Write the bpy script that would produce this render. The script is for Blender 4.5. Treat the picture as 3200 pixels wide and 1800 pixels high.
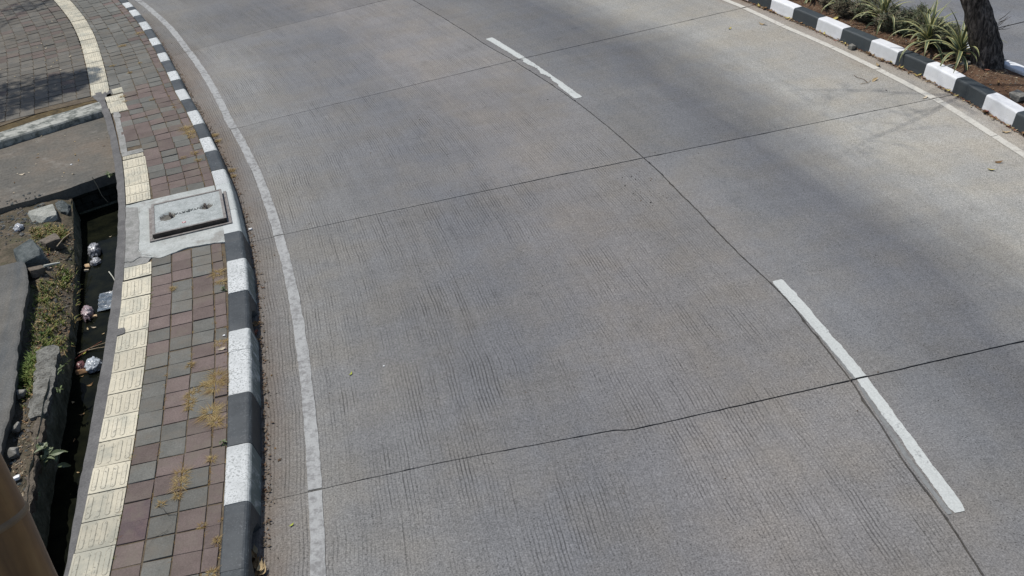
import bpy, bmesh, math, random
from mathutils import Vector, Matrix, noise as mnoise
from bisect import bisect_right

# ------------------------------------------------------------------ scene, camera, light
for o in list(bpy.data.objects):
    bpy.data.objects.remove(o)
scene = bpy.context.scene
COL = scene.collection
random.seed(7)

cam_data = bpy.data.cameras.new("camera")
cam_data.sensor_width = 36.0
cam_data.lens = 31.045
cam_data.clip_start = 0.05
cam_data.clip_end = 2000.0
cam = bpy.data.objects.new("camera", cam_data)
COL.objects.link(cam)
_rt = Vector((0.99532246, -0.0545484, -0.07973503))
_up = Vector((0.0966085, 0.56199244, 0.82148116))
_fw = Vector((0.0, 0.82534173, -0.56463353))
_m = Matrix((_rt, _up, -_fw)).transposed().to_4x4()
_m.translation = Vector((0, 0, 5.1848))
cam.matrix_world = _m
scene.camera = cam

SUN_EL = math.radians(63.0)
SUN_H = Vector((-0.80, 0.60)).normalized()
SUN_DIR = Vector((SUN_H.x * math.cos(SUN_EL), SUN_H.y * math.cos(SUN_EL), math.sin(SUN_EL)))

world = bpy.data.worlds.new("World")
scene.world = world
world.use_nodes = True
wn = world.node_tree
wn.nodes.clear()
sky = wn.nodes.new("ShaderNodeTexSky")
sky.sky_type = 'NISHITA'
sky.sun_disc = False
sky.sun_elevation = SUN_EL
sky.sun_rotation = math.atan2(SUN_H.x, SUN_H.y)
sky.air_density = 1.1
sky.dust_density = 1.2
sky.ozone_density = 1.0
bg = wn.nodes.new("ShaderNodeBackground")
bg.inputs[1].default_value = 0.10
wo = wn.nodes.new("ShaderNodeOutputWorld")
wn.links.new(sky.outputs[0], bg.inputs[0])
wn.links.new(bg.outputs[0], wo.inputs[0])

sl = bpy.data.lights.new("sun", 'SUN')
sl.energy = 3.9
sl.angle = math.radians(0.53)
sl.color = (1.0, 0.965, 0.905)
so = bpy.data.objects.new("sun", sl)
COL.objects.link(so)
so.rotation_euler = SUN_DIR.to_track_quat('Z', 'Y').to_euler()
so.location = (-20, 15, 40)

scene.view_settings.view_transform = 'Standard'
scene.view_settings.look = 'None'
scene.view_settings.exposure = 0.0
scene.view_settings.gamma = 1.0
scene.view_settings.use_curve_mapping = False

# ------------------------------------------------------------------ plan of the place: arcs round one centre
OX, OY = -40.3109, -1.5362

def P(R, a, z=0.0):
    t = math.radians(a)
    return Vector((OX + R * math.cos(t), OY + R * math.sin(t), z))

def pol(x, y):
    return math.hypot(x - OX, y - OY), math.degrees(math.atan2(y - OY, x - OX))

def table(xs, ys):
    def f(x):
        if x <= xs[0]: return ys[0]
        if x >= xs[-1]: return ys[-1]
        i = bisect_right(xs, x) - 1
        t = (x - xs[i]) / (xs[i + 1] - xs[i])
        return ys[i] + (ys[i + 1] - ys[i]) * t
    return f

kerb_in = table([8, 12, 15, 18, 20, 21, 23.5, 26, 28.2, 30, 32.7, 36, 40],
                [38.49, 38.475, 38.51, 38.515, 38.48, 38.455, 38.41, 38.465, 38.55, 38.63, 38.757, 38.95, 39.2])
def warp(a): return kerb_in(a) - 38.48
kerb_w = table([8, 12, 15.5, 20, 24, 28, 40], [0.225, 0.24, 0.245, 0.20, 0.20, 0.20, 0.20])
median_front = table([6, 12, 13.95, 14.67, 15.4, 16.15, 17, 18.3, 20.6, 24, 34],
                     [47.6, 48.10, 48.27, 48.34, 48.39, 48.43, 48.41, 48.40, 48.45, 48.5, 48.6])
cj_xy = [(-1.45, 18.29), (-1.07, 17.51), (-0.48, 16.15), (-0.01, 15.01), (0.39, 14.26), (0.82, 13.25), (1.21, 12.31),
         (1.54, 11.31), (1.85, 10.25), (2.08, 9.39), (2.25, 8.62), (2.4, 7.8), (2.62, 7.24), (2.68, 6.87), (2.76, 6.27),
         (2.83, 5.65), (2.86, 5.22), (2.86, 4.82), (2.91, 4.46), (2.96, 4.0), (2.96, 3.63)]
_cj = sorted(((pol(*q)[1], pol(*q)[0]) for q in cj_xy))
_cj = [_cj[0]] + [(q[1][0], (q[0][1] + 2 * q[1][1] + q[2][1]) / 4) for q in zip(_cj, _cj[1:], _cj[2:])] + [_cj[-1]]
centre_R = table([c[0] for c in _cj], [c[1] for c in _cj])
edge_left = table([5, 10, 14, 16.9, 18.5, 21.7, 24.8, 27.5, 30, 33.2, 40],
                  [39.14, 39.14, 39.13, 39.09, 39.07, 38.99, 39.04, 39.09, 39.18, 39.26, 39.4])
edge_right = table([8, 13.33, 15.44, 17.13, 18.36, 19.6, 21.25, 30],
                   [47.4, 47.87, 48.08, 48.12, 48.14, 48.12, 48.20, 48.3])
J = [table([38, 48], [-2.4, -2.4]), table([38, 48], [3.6, 3.55]),
     table([39.16, 40.1, 41.6, 41.75, 45.4, 48.4], [9.61, 9.62, 9.53, 9.47, 9.51, 9.5]),
     table([39.2, 42.4, 45.1, 48.3], [15.86, 15.71, 15.52, 15.33]),
     table([38.9, 39.3, 43.6, 48.1], [21.06, 21.11, 21.19, 21.08]),
     table([38.8, 40.4, 42.6, 48.4], [27.19, 27.48, 27.58, 27.6]),
     table([38, 48], [33.6, 33.6]), table([38, 48], [39.6, 39.6])]

def n1(x, seed=0.0):
    return mnoise.noise(Vector((x, seed * 13.7 + 3.1, seed * 5.3)))

# ------------------------------------------------------------------ node helper
class Mat:
    def __init__(self, name, rough=0.85, spec=0.3):
        self.m = bpy.data.materials.new(name)
        self.m.use_nodes = True
        self.t = self.m.node_tree
        self.b = self.t.nodes["Principled BSDF"]
        self.b.inputs["Roughness"].default_value = rough
        self.b.inputs["Specular IOR Level"].default_value = spec
        self._pos = None
    def node(self, typ, **kw):
        n = self.t.nodes.new(typ)
        for k, v in kw.items(): setattr(n, k, v)
        return n
    def put(self, sock, v):
        if isinstance(v, bpy.types.NodeSocket): self.t.links.new(v, sock)
        elif isinstance(v, (tuple, list)):
            if len(v) == 3 and sock.type == 'RGBA': v = (*v, 1.0)
            sock.default_value = v
        else: sock.default_value = v
    @property
    def pos(self):
        if self._pos is None: self._pos = self.node("ShaderNodeNewGeometry").outputs["Position"]
        return self._pos
    def objpos(self):
        return self.node("ShaderNodeTexCoord").outputs["Object"]
    def rand(self):
        return self.node("ShaderNodeObjectInfo").outputs["Random"]
    def math(self, op, a, b=0.0, c=0.0, clamp=False):
        n = self.node("ShaderNodeMath", operation=op, use_clamp=clamp)
        self.put(n.inputs[0], a); self.put(n.inputs[1], b); self.put(n.inputs[2], c)
        return n.outputs[0]
    def vscale(self, v, s):
        n = self.node("ShaderNodeVectorMath", operation='MULTIPLY')
        self.put(n.inputs[0], v); self.put(n.inputs[1], s)
        return n.outputs[0]
    def noise(self, scale, detail=3.0, rough=0.55, vec=None, dist=0.0, color=False):
        n = self.node("ShaderNodeTexNoise")
        self.put(n.inputs["Vector"], vec if vec is not None else self.pos)
        n.inputs["Scale"].default_value = scale
        n.inputs["Detail"].default_value = detail
        n.inputs["Roughness"].default_value = rough
        n.inputs["Distortion"].default_value = dist
        return n.outputs["Color" if color else "Fac"]
    def voronoi(self, scale, feature='F1', vec=None, out="Distance", rnd=1.0):
        n = self.node("ShaderNodeTexVoronoi", feature=feature)
        self.put(n.inputs["Vector"], vec if vec is not None else self.pos)
        n.inputs["Scale"].default_value = scale
        n.inputs["Randomness"].default_value = rnd
        return n.outputs[out]
    def step(self, v, lo, hi, a=0.0, b=1.0):
        n = self.node("ShaderNodeMapRange", interpolation_type='SMOOTHSTEP')
        self.put(n.inputs[0], v)
        n.inputs[1].default_value = lo; n.inputs[2].default_value = hi
        n.inputs[3].default_value = a; n.inputs[4].default_value = b
        return n.outputs[0]
    def lin(self, v, lo, hi, a=0.0, b=1.0):
        n = self.node("ShaderNodeMapRange")
        self.put(n.inputs[0], v)
        n.inputs[1].default_value = lo; n.inputs[2].default_value = hi
        n.inputs[3].default_value = a; n.inputs[4].default_value = b
        return n.outputs[0]
    def ramp(self, fac, stops):
        n = self.node("ShaderNodeValToRGB")
        el = n.color_ramp.elements
        while len(el) < len(stops): el.new(0.5)
        for e, (p, c) in zip(el, stops):
            e.position = p; e.color = (*c, 1.0)
        self.put(n.inputs[0], fac)
        return n.outputs[0]
    def mix(self, fac, a, b, mode='MIX'):
        n = self.node("ShaderNodeMix", data_type='RGBA', blend_type=mode)
        self.put(n.inputs[0], fac); self.put(n.inputs[6], a); self.put(n.inputs[7], b)
        return n.outputs[2]
    def mul(self, col, f):
        """multiply a colour by a scalar socket"""
        n = self.node("ShaderNodeVectorMath", operation='SCALE')
        self.put(n.inputs[0], col); self.put(n.inputs[3], f)
        return n.outputs[0]
    def bump(self, h, strength=0.3, dist=0.01):
        n = self.node("ShaderNodeBump")
        n.inputs["Strength"].default_value = strength
        n.inputs["Distance"].default_value = dist
        self.put(n.inputs["Height"], h)
        self.t.links.new(n.outputs[0], self.b.inputs["Normal"])
    def color(self, c): self.put(self.b.inputs["Base Color"], c)
    def arcs(self):
        """R, s (metres along the arc) and the vector (R, s, z)"""
        sp = self.node("ShaderNodeSeparateXYZ"); self.put(sp.inputs[0], self.pos)
        dx = self.math('SUBTRACT', sp.outputs[0], OX); dy = self.math('SUBTRACT', sp.outputs[1], OY)
        R = self.math('SQRT', self.math('ADD', self.math('MULTIPLY', dx, dx), self.math('MULTIPLY', dy, dy)))
        s = self.math('MULTIPLY', self.math('ARCTAN2', dy, dx), 43.0)
        cb = self.node("ShaderNodeCombineXYZ")
        self.put(cb.inputs[0], R); self.put(cb.inputs[1], s); self.put(cb.inputs[2], sp.outputs[2])
        return R, s, cb.outputs[0], sp.outputs[2]

MATS = {}

def simple(name, c1, c2, scale=8.0, rough=0.85, spec=0.25, bump=0.25, detail=5.0, fine=None, bdist=0.01):
    M = Mat(name, rough, spec)
    n = M.noise(scale, detail, 0.6)
    c = M.mix(M.step(n, 0.3, 0.7), c1, c2)
    if fine:
        f = M.noise(fine, 3, 0.6)
        c = M.mul(c, M.lin(f, 0.25, 0.75, 0.72, 1.22))
        M.bump(f, bump, bdist)
    else:
        M.bump(n, bump, bdist)
    M.color(c)
    MATS[name] = M.m
    return M.m

def road_material(name, far=False):
    M = Mat(name, 0.8, 0.25)
    R, s, V, z = M.arcs()
    wob = M.noise(1.0, 4, 0.6, M.vscale(V, (0.9, 0.22, 1.0)))
    if far:
        col = M.ramp(wob, [(0.3, (0.135, 0.14, 0.15)), (0.7, (0.185, 0.187, 0.19))])
    else:
        Rn = M.math('ADD', R, M.lin(wob, 0.25, 0.75, -0.38, 0.38))
        f = M.lin(Rn, 38.6, 48.4)
        col = M.ramp(f, [(0.0, (0.165, 0.142, 0.122)), (0.035, (0.190, 0.178, 0.165)), (0.08, (0.220, 0.214, 0.202)),
                         (0.165, (0.178, 0.175, 0.173)), (0.27, (0.162, 0.161, 0.165)), (0.385, (0.210, 0.198, 0.190)),
                         (0.5, (0.206, 0.196, 0.187)), (0.57, (0.175, 0.174, 0.174)), (0.675, (0.130, 0.131, 0.137)),
                         (0.74, (0.196, 0.193, 0.186)), (0.82, (0.345, 0.333, 0.302)), (0.95, (0.350, 0.330, 0.292)),
                         (0.985, (0.300, 0.255, 0.212)), (1.0, (0.24, 0.19, 0.15))])
    big = M.noise(0.45, 5, 0.65)
    col = M.mul(col, M.lin(big, 0.25, 0.75, 0.86, 1.13))
    oil = M.noise(2.1, 5, 0.7)
    col = M.mul(col, M.step(oil, 0.58, 0.70, 1.0, 0.86))
    pale = M.noise(3.3, 5, 0.7)
    col = M.mul(col, M.step(pale, 0.60, 0.74, 1.0, 1.16))
    # warm and cool blotches
    bl = M.noise(1.3, 3, 0.6)
    col = M.mix(M.step(bl, 0.35, 0.7), M.mix(1.0, col, (0.975, 0.992, 1.03), 'MULTIPLY'), M.mix(1.0, col, (1.025, 1.0, 0.965), 'MULTIPLY'))
    # streaks drawn out along the traffic
    st = M.noise(1.0, 5, 0.65, M.vscale(V, (7.0, 0.35, 1.0)))
    col = M.mul(col, M.lin(st, 0.25, 0.75, 0.92, 1.07))
    # transverse faint smears from finishing
    tr = M.noise(1.0, 3, 0.6, M.vscale(V, (0.5, 5.0, 1.0)))
    col = M.mul(col, M.lin(tr, 0.25, 0.75, 0.94, 1.06))
    # aggregate speckle
    sp1 = M.noise(75.0, 2, 0.7)
    col = M.mul(col, M.lin(sp1, 0.25, 0.75, 0.52, 1.48))
    sp2 = M.noise(26.0, 3, 0.7)
    col = M.mul(col, M.lin(sp2, 0.25, 0.75, 0.80, 1.20))
    dots = M.voronoi(9.0)
    col = M.mul(col, M.step(dots, 0.03, 0.075, 0.45, 1.0))
    pores = M.voronoi(34.0)
    pg = M.noise(1.7, 4, 0.7)
    col = M.mul(col, M.math('SUBTRACT', 1.0, M.math('MULTIPLY', M.step(pores, 0.14, 0.26, 1.0, 0.0), M.step(pg, 0.35, 0.65, 0.10, 0.50))))
    if not far:
        # tined grooves that come and go
        wv = M.noise(1.0, 2, 0.5, M.vscale(V, (0.6, 1.4, 1.0)))
        Rg = M.math('ADD', R, M.lin(wv, 0.0, 1.0, -0.03, 0.03))
        g = M.math('SINE', M.math('MULTIPLY', Rg, 2 * math.pi / 0.031))
        irr = M.noise(1.0, 2, 0.5, M.vscale(V, (17.0, 0.8, 1.0)))
        line = M.step(M.math('ADD', g, M.lin(irr, 0.2, 0.8, -0.75, 0.45)), 0.40, 1.0)
        patch = M.noise(1.0, 4, 0.65, M.vscale(V, (1.0, 0.75, 1.0)))
        pm = M.step(patch, 0.40, 0.62, 0.28, 1.0)
        frag = M.noise(1.0, 4, 0.75, M.vscale(V, (6.0, 2.2, 1.0)))
        pm = M.math('MULTIPLY', pm, M.step(frag, 0.34, 0.60, 0.30, 1.0))
        lane = M.step(R, 43.3, 43.9, 1.0, 0.12)
        gut = M.step(R, 39.0, 39.25, 1.0, 0.0)
        pm = M.math('MAXIMUM', M.math('MULTIPLY', pm, lane), M.math('MULTIPLY', gut, M.step(frag, 0.3, 0.6, 0.35, 0.75)))
        gl = M.math('MULTIPLY', line, pm)
        col = M.mul(col, M.lin(gl, 0, 1, 1.0, 0.40))
        rid = M.math('MULTIPLY', M.step(g, -0.95, -0.3, 1.0, 0.0), pm)
        col = M.mul(col, M.lin(rid, 0, 1, 1.0, 1.10))
        # dust blown to the kerb
        dn = M.noise(3.0, 4, 0.65)
        dust = M.math('MULTIPLY', M.step(R, 38.72, 39.05, 1.0, 0.0), M.step(dn, 0.3, 0.7))
        col = M.mix(M.math('MULTIPLY', dust, 0.40), col, (0.175, 0.135, 0.108))
        # per slab shade
        col = M.mul(col, M.lin(M.rand(), 0, 1, 0.90, 1.08))
        h = M.math('SUBTRACT', M.math('ADD', M.math('MULTIPLY', sp1, 0.5), sp2), M.math('MULTIPLY', gl, 1.2))
        col = M.mix(1.0, col, (0.868, 0.868, 0.856), 'MULTIPLY')
    else:
        h = M.math('ADD', sp1, sp2)
    M.bump(h, 0.35, 0.004)
    M.color(col)
    MATS[name] = M.m

road_material("road_concrete")
road_material("far_road_concrete", far=True)

def paint(name, col, wear, lo, hi, scale=14.0):
    M = Mat(name, 0.75, 0.3)
    R, s, V, z = M.arcs()
    a = M.noise(scale, 5, 0.7)
    b = M.noise(2.2, 3, 0.6)
    k = M.math('ADD', a, M.lin(b, 0.2, 0.8, -0.12, 0.12))
    c = M.mix(M.step(k, lo, hi), wear, col)
    c = M.mul(c, M.lin(M.noise(70, 2, 0.6), 0.25, 0.75, 0.85, 1.12))
    g = M.noise(1.0, 3, 0.6, M.vscale(V, (20.0, 0.7, 1.0)))
    c = M.mul(c, M.lin(g, 0.25, 0.75, 0.9, 1.06))
    M.color(c); M.bump(a, 0.2, 0.004)
    MATS[name] = M.m

paint("edge_paint_worn", (0.335, 0.338, 0.33), (0.20, 0.197, 0.193), 0.32, 0.58)
paint("edge_paint", (0.52, 0.50, 0.445), (0.38, 0.35, 0.31), 0.30, 0.50)
paint("dash_paint", (0.47, 0.485, 0.465), (0.27, 0.275, 0.27), 0.27, 0.44, 26.0)
paint("primer_grey", (0.20, 0.205, 0.20), (0.16, 0.16, 0.155), 0.3, 0.6)

def kerb_paint(name, col, chip, speck, grime, facecol):
    """painted kerb: specks of lost paint, and splash dirt on the face turned to the traffic (attribute 'face')"""
    M = Mat(name, 0.6, 0.35)
    R, s, V, z = M.arcs()
    a = M.noise(48.0, 5, 0.75)
    d = M.noise(5.0, 4, 0.65)
    k_ = M.math('ADD', a, M.lin(d, 0.25, 0.75, -0.06, 0.06))
    c = M.mix(M.step(k_, 0.60 - speck * 0.085, 0.70 - speck * 0.08, 0.0, 0.8), col, chip)
    c = M.mul(c, M.lin(d, 0.25, 0.75, 0.84, 1.07))
    e_ = M.noise(2.4, 5, 0.7)
    c = M.mix(M.step(e_, 0.40, 0.66, 0.0, 0.75 * min(1.0, speck + 0.2)), c, tuple(0.55 * x + 0.45 * y for x, y in zip(col, chip)))
    v = M.voronoi(34.0)
    c = M.mix(M.math('MULTIPLY', M.step(v, 0.05, 0.13, 1.0, 0.0), speck), c, chip)
    if grime > 0:
        at = M.node("ShaderNodeAttribute"); at.attribute_name = "face"
        st = M.noise(1.0, 5, 0.7, M.vscale(V, (4.0, 9.0, 5.0)), 0.6)
        c = M.mix(M.math('MULTIPLY', M.math('MULTIPLY', at.outputs["Fac"], M.step(st, 0.30, 0.55)), grime), c, facecol)
    c = M.mul(c, M.lin(M.rand(), 0, 1, 0.92, 1.05))
    M.color(c); M.bump(M.math('ADD', a, d), 0.25, 0.006)
    MATS[name] = M.m

kerb_paint("kerb_white_worn", (0.60, 0.615, 0.605), (0.165, 0.175, 0.168), 1.25, 1.0, (0.13, 0.155, 0.145))
kerb_paint("kerb_black_worn", (0.030, 0.036, 0.041), (0.12, 0.13, 0.135), 0.5, 0.35, (0.03, 0.033, 0.035))
kerb_paint("kerb_white", (0.72, 0.73, 0.745), (0.42, 0.43, 0.42), 0.15, 0.22, (0.50, 0.48, 0.44))
kerb_paint("kerb_black", (0.036, 0.045, 0.050), (0.085, 0.095, 0.1), 0.15, 0.15, (0.06, 0.058, 0.055))
kerb_paint("kerb_whitewash", (0.50, 0.525, 0.51), (0.27, 0.275, 0.265), 0.75, 0.65, (0.16, 0.19, 0.175))

def paver_material(name, c1, c2, stain=True):
    M = Mat(name, 0.9, 0.2)
    a = M.noise(7.0, 4, 0.65)
    c = M.mix(M.step(a, 0.3, 0.7), c1, c2)
    f = M.noise(85.0, 2, 0.7)
    c = M.mul(c, M.lin(f, 0.25, 0.75, 0.72, 1.27))
    r = M.rand()
    c = M.mul(c, M.lin(r, 0, 1, 0.80, 1.18))
    w = M.voronoi(22.0)
    c = M.mix(M.step(w, 0.03, 0.07, 0.55, 0.0), c, (0.33, 0.31, 0.28))
    if stain:
        b = M.noise(0.9, 4, 0.6)
        c = M.mul(c, M.lin(b, 0.25, 0.75, 0.80, 1.14))
        d = M.noise(2.7, 5, 0.7)
        c = M.mix(M.step(d, 0.44, 0.70, 0.15, 0.66), c, (0.150, 0.130, 0.104))
    M.color(c); M.bump(M.math('ADD', a, f), 0.35, 0.004)
    MATS[name] = M.m

paver_material("paver_grey", (0.118, 0.120, 0.110), (0.152, 0.152, 0.139))
paver_material("paver_red", (0.122, 0.092, 0.085), (0.154, 0.118, 0.109))
paver_material("paver_dark", (0.075, 0.052, 0.062), (0.115, 0.08, 0.08))
paver_material("paver_forecourt", (0.094, 0.092, 0.084), (0.130, 0.120, 0.102))
paver_material("paver_forecourt_red", (0.096, 0.077, 0.070), (0.124, 0.096, 0.084))

def tactile_material(name, base, dirtk):
    M = Mat(name, 0.75, 0.3)
    a = M.noise(9.0, 5, 0.7)
    c = M.mix(M.step(a, 0.28, 0.72), tuple(x * 0.86 for x in base), base)
    b = M.noise(3.1, 4, 0.65)
    c = M.mix(M.step(b, 0.42, 0.68, 0.0, 0.8), c, (0.34, 0.335, 0.275))
    d = M.noise(38.0, 4, 0.75)
    c = M.mix(M.step(d, 0.56, 0.70, 0.0, dirtk), c, (0.15, 0.145, 0.12))
    c = M.mul(c, M.lin(M.rand(), 0, 1, 0.78, 1.08))
    M.color(c); M.bump(M.math('ADD', a, d), 0.25, 0.004)
    MATS[name] = M.m
tactile_material("tactile_cream", (0.60, 0.548, 0.42), 0.95)
tactile_material("tactile_rib", (0.59, 0.54, 0.418), 0.95)
simple("tactile_grime", (0.13, 0.12, 0.095), (0.40, 0.365, 0.285), 30.0, 0.95)

simple("joint_dirt", (0.085, 0.066, 0.047), (0.135, 0.108, 0.072), 14.0, 0.95, fine=70)
simple("edge_strip_concrete", (0.105, 0.102, 0.100), (0.155, 0.150, 0.145), 6.0, 0.9, fine=60, bump=0.4)
simple("mortar", (0.20, 0.20, 0.185), (0.30, 0.295, 0.28), 9.0, 0.9, fine=60, bump=0.4)
simple("under_road", (0.012, 0.011, 0.010), (0.03, 0.027, 0.022), 9.0, 0.95)
simple("plain_dirt", (0.095, 0.075, 0.055), (0.15, 0.118, 0.085), 3.0, 0.95, fine=40)

def apron_mat():
    M = Mat("apron_concrete", 0.85, 0.25)
    a = M.noise(6.0, 5, 0.65)
    c = M.mix(M.step(a, 0.3, 0.7), (0.33, 0.345, 0.325), (0.43, 0.445, 0.425))
    e = M.noise(2.6, 5, 0.7)
    c = M.mix(M.step(e, 0.54, 0.66, 0.0, 0.75), c, (0.24, 0.23, 0.21))
    sp = M.noise(60, 3, 0.7)
    c = M.mul(c, M.lin(sp, 0.25, 0.75, 0.8, 1.18))
    M.color(c); M.bump(M.math('ADD', a, sp), 0.35, 0.005)
    MATS["apron_concrete"] = M.m
    M = Mat("lid_concrete", 0.8, 0.25)
    a = M.noise(9.0, 4, 0.6)
    c = M.mix(M.step(a, 0.3, 0.7), (0.29, 0.312, 0.303), (0.385, 0.405, 0.395))
    vo = M.voronoi(19.0, 'DISTANCE_TO_EDGE')
    gate = M.noise(7.0, 2, 0.5)
    cr = M.math('MULTIPLY', M.step(vo, 0.012, 0.05, 1.0, 0.0), M.step(gate, 0.38, 0.52))
    c = M.mix(M.math('MULTIPLY', cr, 0.6), c, (0.16, 0.165, 0.155))
    c = M.mul(c, M.lin(M.noise(70, 3, 0.6), 0.25, 0.75, 0.84, 1.14))
    M.color(c); M.bump(a, 0.25, 0.004)
    MATS["lid_concrete"] = M.m
apron_mat()
simple("rusty_steel", (0.035, 0.026, 0.021), (0.085, 0.066, 0.056), 12.0, 0.7, 0.4, fine=50)
simple("steel_flange", (0.15, 0.13, 0.12), (0.24, 0.225, 0.21), 14.0, 0.7, 0.4, fine=50)
simple("lettering_grey", (0.045, 0.05, 0.05), (0.10, 0.11, 0.11), 60.0, 0.9)
simple("pocket_concrete", (0.10, 0.097, 0.085), (0.20, 0.19, 0.17), 25.0, 0.95, fine=90)

def driveway_mat():
    M = Mat("driveway_concrete", 0.9, 0.2)
    R, s, V, z = M.arcs()
    a = M.noise(1.2, 5, 0.65)
    c = M.ramp(a, [(0.28, (0.085, 0.085, 0.078)), (0.5, (0.125, 0.115, 0.098)), (0.72, (0.165, 0.135, 0.105))])
    b = M.noise(1.0, 4, 0.7, M.vscale(V, (2.0, 14.0, 1.0)))
    c = M.mul(c, M.lin(b, 0.25, 0.75, 0.86, 1.14))
    d = M.noise(30, 4, 0.7)
    c = M.mul(c, M.lin(d, 0.25, 0.75, 0.72, 1.28))
    e = M.noise(4.0, 5, 0.7)
    c = M.mix(M.step(e, 0.56, 0.70, 0.0, 0.6), c, (0.21, 0.195, 0.17))
    M.color(c); M.bump(M.math('ADD', e, d), 0.5, 0.01)
    MATS["driveway_concrete"] = M.m
    M = Mat("path_concrete", 0.9, 0.2)
    R, s, V, z = M.arcs()
    b = M.noise(1.0, 4, 0.6, M.vscale(V, (5.0, 0.5, 1.0)))
    c = M.ramp(b, [(0.3, (0.070, 0.079, 0.085)), (0.5, (0.105, 0.105, 0.100)), (0.75, (0.135, 0.126, 0.110))])
    d = M.noise(60, 3, 0.7)
    c = M.mul(c, M.lin(d, 0.25, 0.75, 0.62, 1.38))
    e = M.noise(3.5, 5, 0.7)
    c = M.mul(c, M.lin(e, 0.25, 0.75, 0.75, 1.22))
    w = M.voronoi(14.0)
    c = M.mix(M.step(w, 0.03, 0.07, 0.5, 0.0), c, (0.25, 0.24, 0.22))
    M.color(c); M.bump(M.math('ADD', d, e), 0.6, 0.006)
    MATS["path_concrete"] = M.m
    M = Mat("weathered_whitewash", 0.9, 0.2)
    R, s, V, z = M.arcs()
    a = M.noise(7.0, 5, 0.7)
    b = M.noise(1.0, 4, 0.7, M.vscale(V, (3.0, 12.0, 6.0)))
    c = M.mix(M.step(a, 0.38, 0.60), (0.13, 0.14, 0.125), (0.40, 0.40, 0.36))
    c = M.mul(c, M.lin(b, 0.25, 0.75, 0.68, 1.12))
    k = M.noise(20, 4, 0.7)
    c = M.mix(M.step(k, 0.58, 0.68, 0.0, 0.7), c, (0.09, 0.095, 0.085))
    M.color(c); M.bump(M.math('ADD', a, k), 0.5, 0.008)
    MATS["weathered_whitewash"] = M.m
    M = Mat("mossy_wall", 0.9, 0.2)
    a = M.noise(5.0, 5, 0.7)
    c = M.ramp(a, [(0.3, (0.045, 0.052, 0.036)), (0.5, (0.12, 0.128, 0.092)), (0.7, (0.23, 0.225, 0.18))])
    k = M.noise(24, 4, 0.7)
    c = M.mul(c, M.lin(k, 0.25, 0.75, 0.6, 1.35))
    M.color(c); M.bump(M.math('ADD', a, k), 0.7, 0.02)
    MATS["mossy_wall"] = M.m
    M = Mat("verge_soil", 0.95, 0.15)
    a = M.noise(4.5, 5, 0.7)
    c = M.ramp(a, [(0.3, (0.045, 0.042, 0.030)), (0.48, (0.095, 0.082, 0.058)), (0.7, (0.165, 0.13, 0.095))])
    k = M.noise(45, 4, 0.75)
    c = M.mul(c, M.lin(k, 0.25, 0.75, 0.55, 1.4))
    g = M.noise(2.3, 3, 0.6)
    c = M.mix(M.step(g, 0.52, 0.66, 0.0, 0.45), c, (0.065, 0.082, 0.03))
    M.color(c); M.bump(M.math('ADD', a, k), 0.8, 0.02)
    MATS["verge_soil"] = M.m
    M = Mat("median_soil", 0.95, 0.15)
    a = M.noise(3.0, 5, 0.7)
    c = M.ramp(a, [(0.3, (0.062, 0.037, 0.025)), (0.5, (0.115, 0.068, 0.043)), (0.72, (0.185, 0.118, 0.075))])
    k = M.noise(40, 4, 0.75)
    c = M.mul(c, M.lin(k, 0.25, 0.75, 0.55, 1.4))
    M.color(c); M.bump(M.math('ADD', a, k), 0.9, 0.02)
    MATS["median_soil"] = M.m
    M = Mat("moss_dirt", 0.95, 0.15)
    a = M.noise(9.0, 5, 0.7)
    c = M.ramp(a, [(0.3, (0.042, 0.034, 0.022)), (0.48, (0.085, 0.064, 0.034)), (0.6, (0.115, 0.085, 0.04)), (0.75, (0.22, 0.19, 0.16))])
    M.color(c); M.bump(a, 0.9, 0.02)
    MATS["moss_dirt"] = M.m
driveway_mat()

def water_mat():
    M = Mat("drain_water", 0.06, 0.5)
    a = M.noise(5.0, 4, 0.6)
    c = M.ramp(a, [(0.35, (0.004, 0.005, 0.004)), (0.7, (0.013, 0.014, 0.008))])
    M.color(c)
    M.b.inputs["IOR"].default_value = 1.33
    M.b.inputs["Specular IOR Level"].default_value = 0.07
    M.bump(M.noise(9.0, 3, 0.5), 0.08, 0.01)
    MATS["drain_water"] = M.m
water_mat()

simple("concrete_rubble", (0.115, 0.118, 0.108), (0.21, 0.205, 0.185), 9.0, 0.95, fine=45, bump=0.7, bdist=0.015)
simple("concrete_rubble_dark", (0.055, 0.066, 0.066), (0.125, 0.138, 0.135), 11.0, 0.95, fine=45, bump=0.7, bdist=0.015)
simple("concrete_rubble_pale", (0.24, 0.245, 0.215), (0.36, 0.36, 0.32), 9.0, 0.95, fine=45, bump=0.7, bdist=0.015)
simple("concrete_rubble_brown", (0.105, 0.09, 0.072), (0.165, 0.14, 0.112), 9.0, 0.95, fine=45, bump=0.7, bdist=0.015)
def ledge_mat(name, a_, b_, dirt):
    M = Mat(name, 0.95, 0.15)
    n = M.noise(7.0, 6, 0.75)
    c = M.mix(M.step(n, 0.38, 0.60), a_, b_)
    k = M.noise(16.0, 5, 0.75)
    c = M.mix(M.step(k, 0.52, 0.66, 0.0, 0.85), c, dirt)
    f = M.noise(60, 3, 0.7)
    c = M.mul(c, M.lin(f, 0.25, 0.75, 0.65, 1.35))
    M.color(c); M.bump(M.math('ADD', n, M.math('ADD', k, f)), 0.9, 0.02)
    MATS[name] = M.m
ledge_mat("ledge_concrete", (0.12, 0.118, 0.105), (0.24, 0.235, 0.21), (0.075, 0.068, 0.055))
ledge_mat("ledge_brown", (0.115, 0.096, 0.075), (0.175, 0.148, 0.115), (0.07, 0.06, 0.045))
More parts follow.
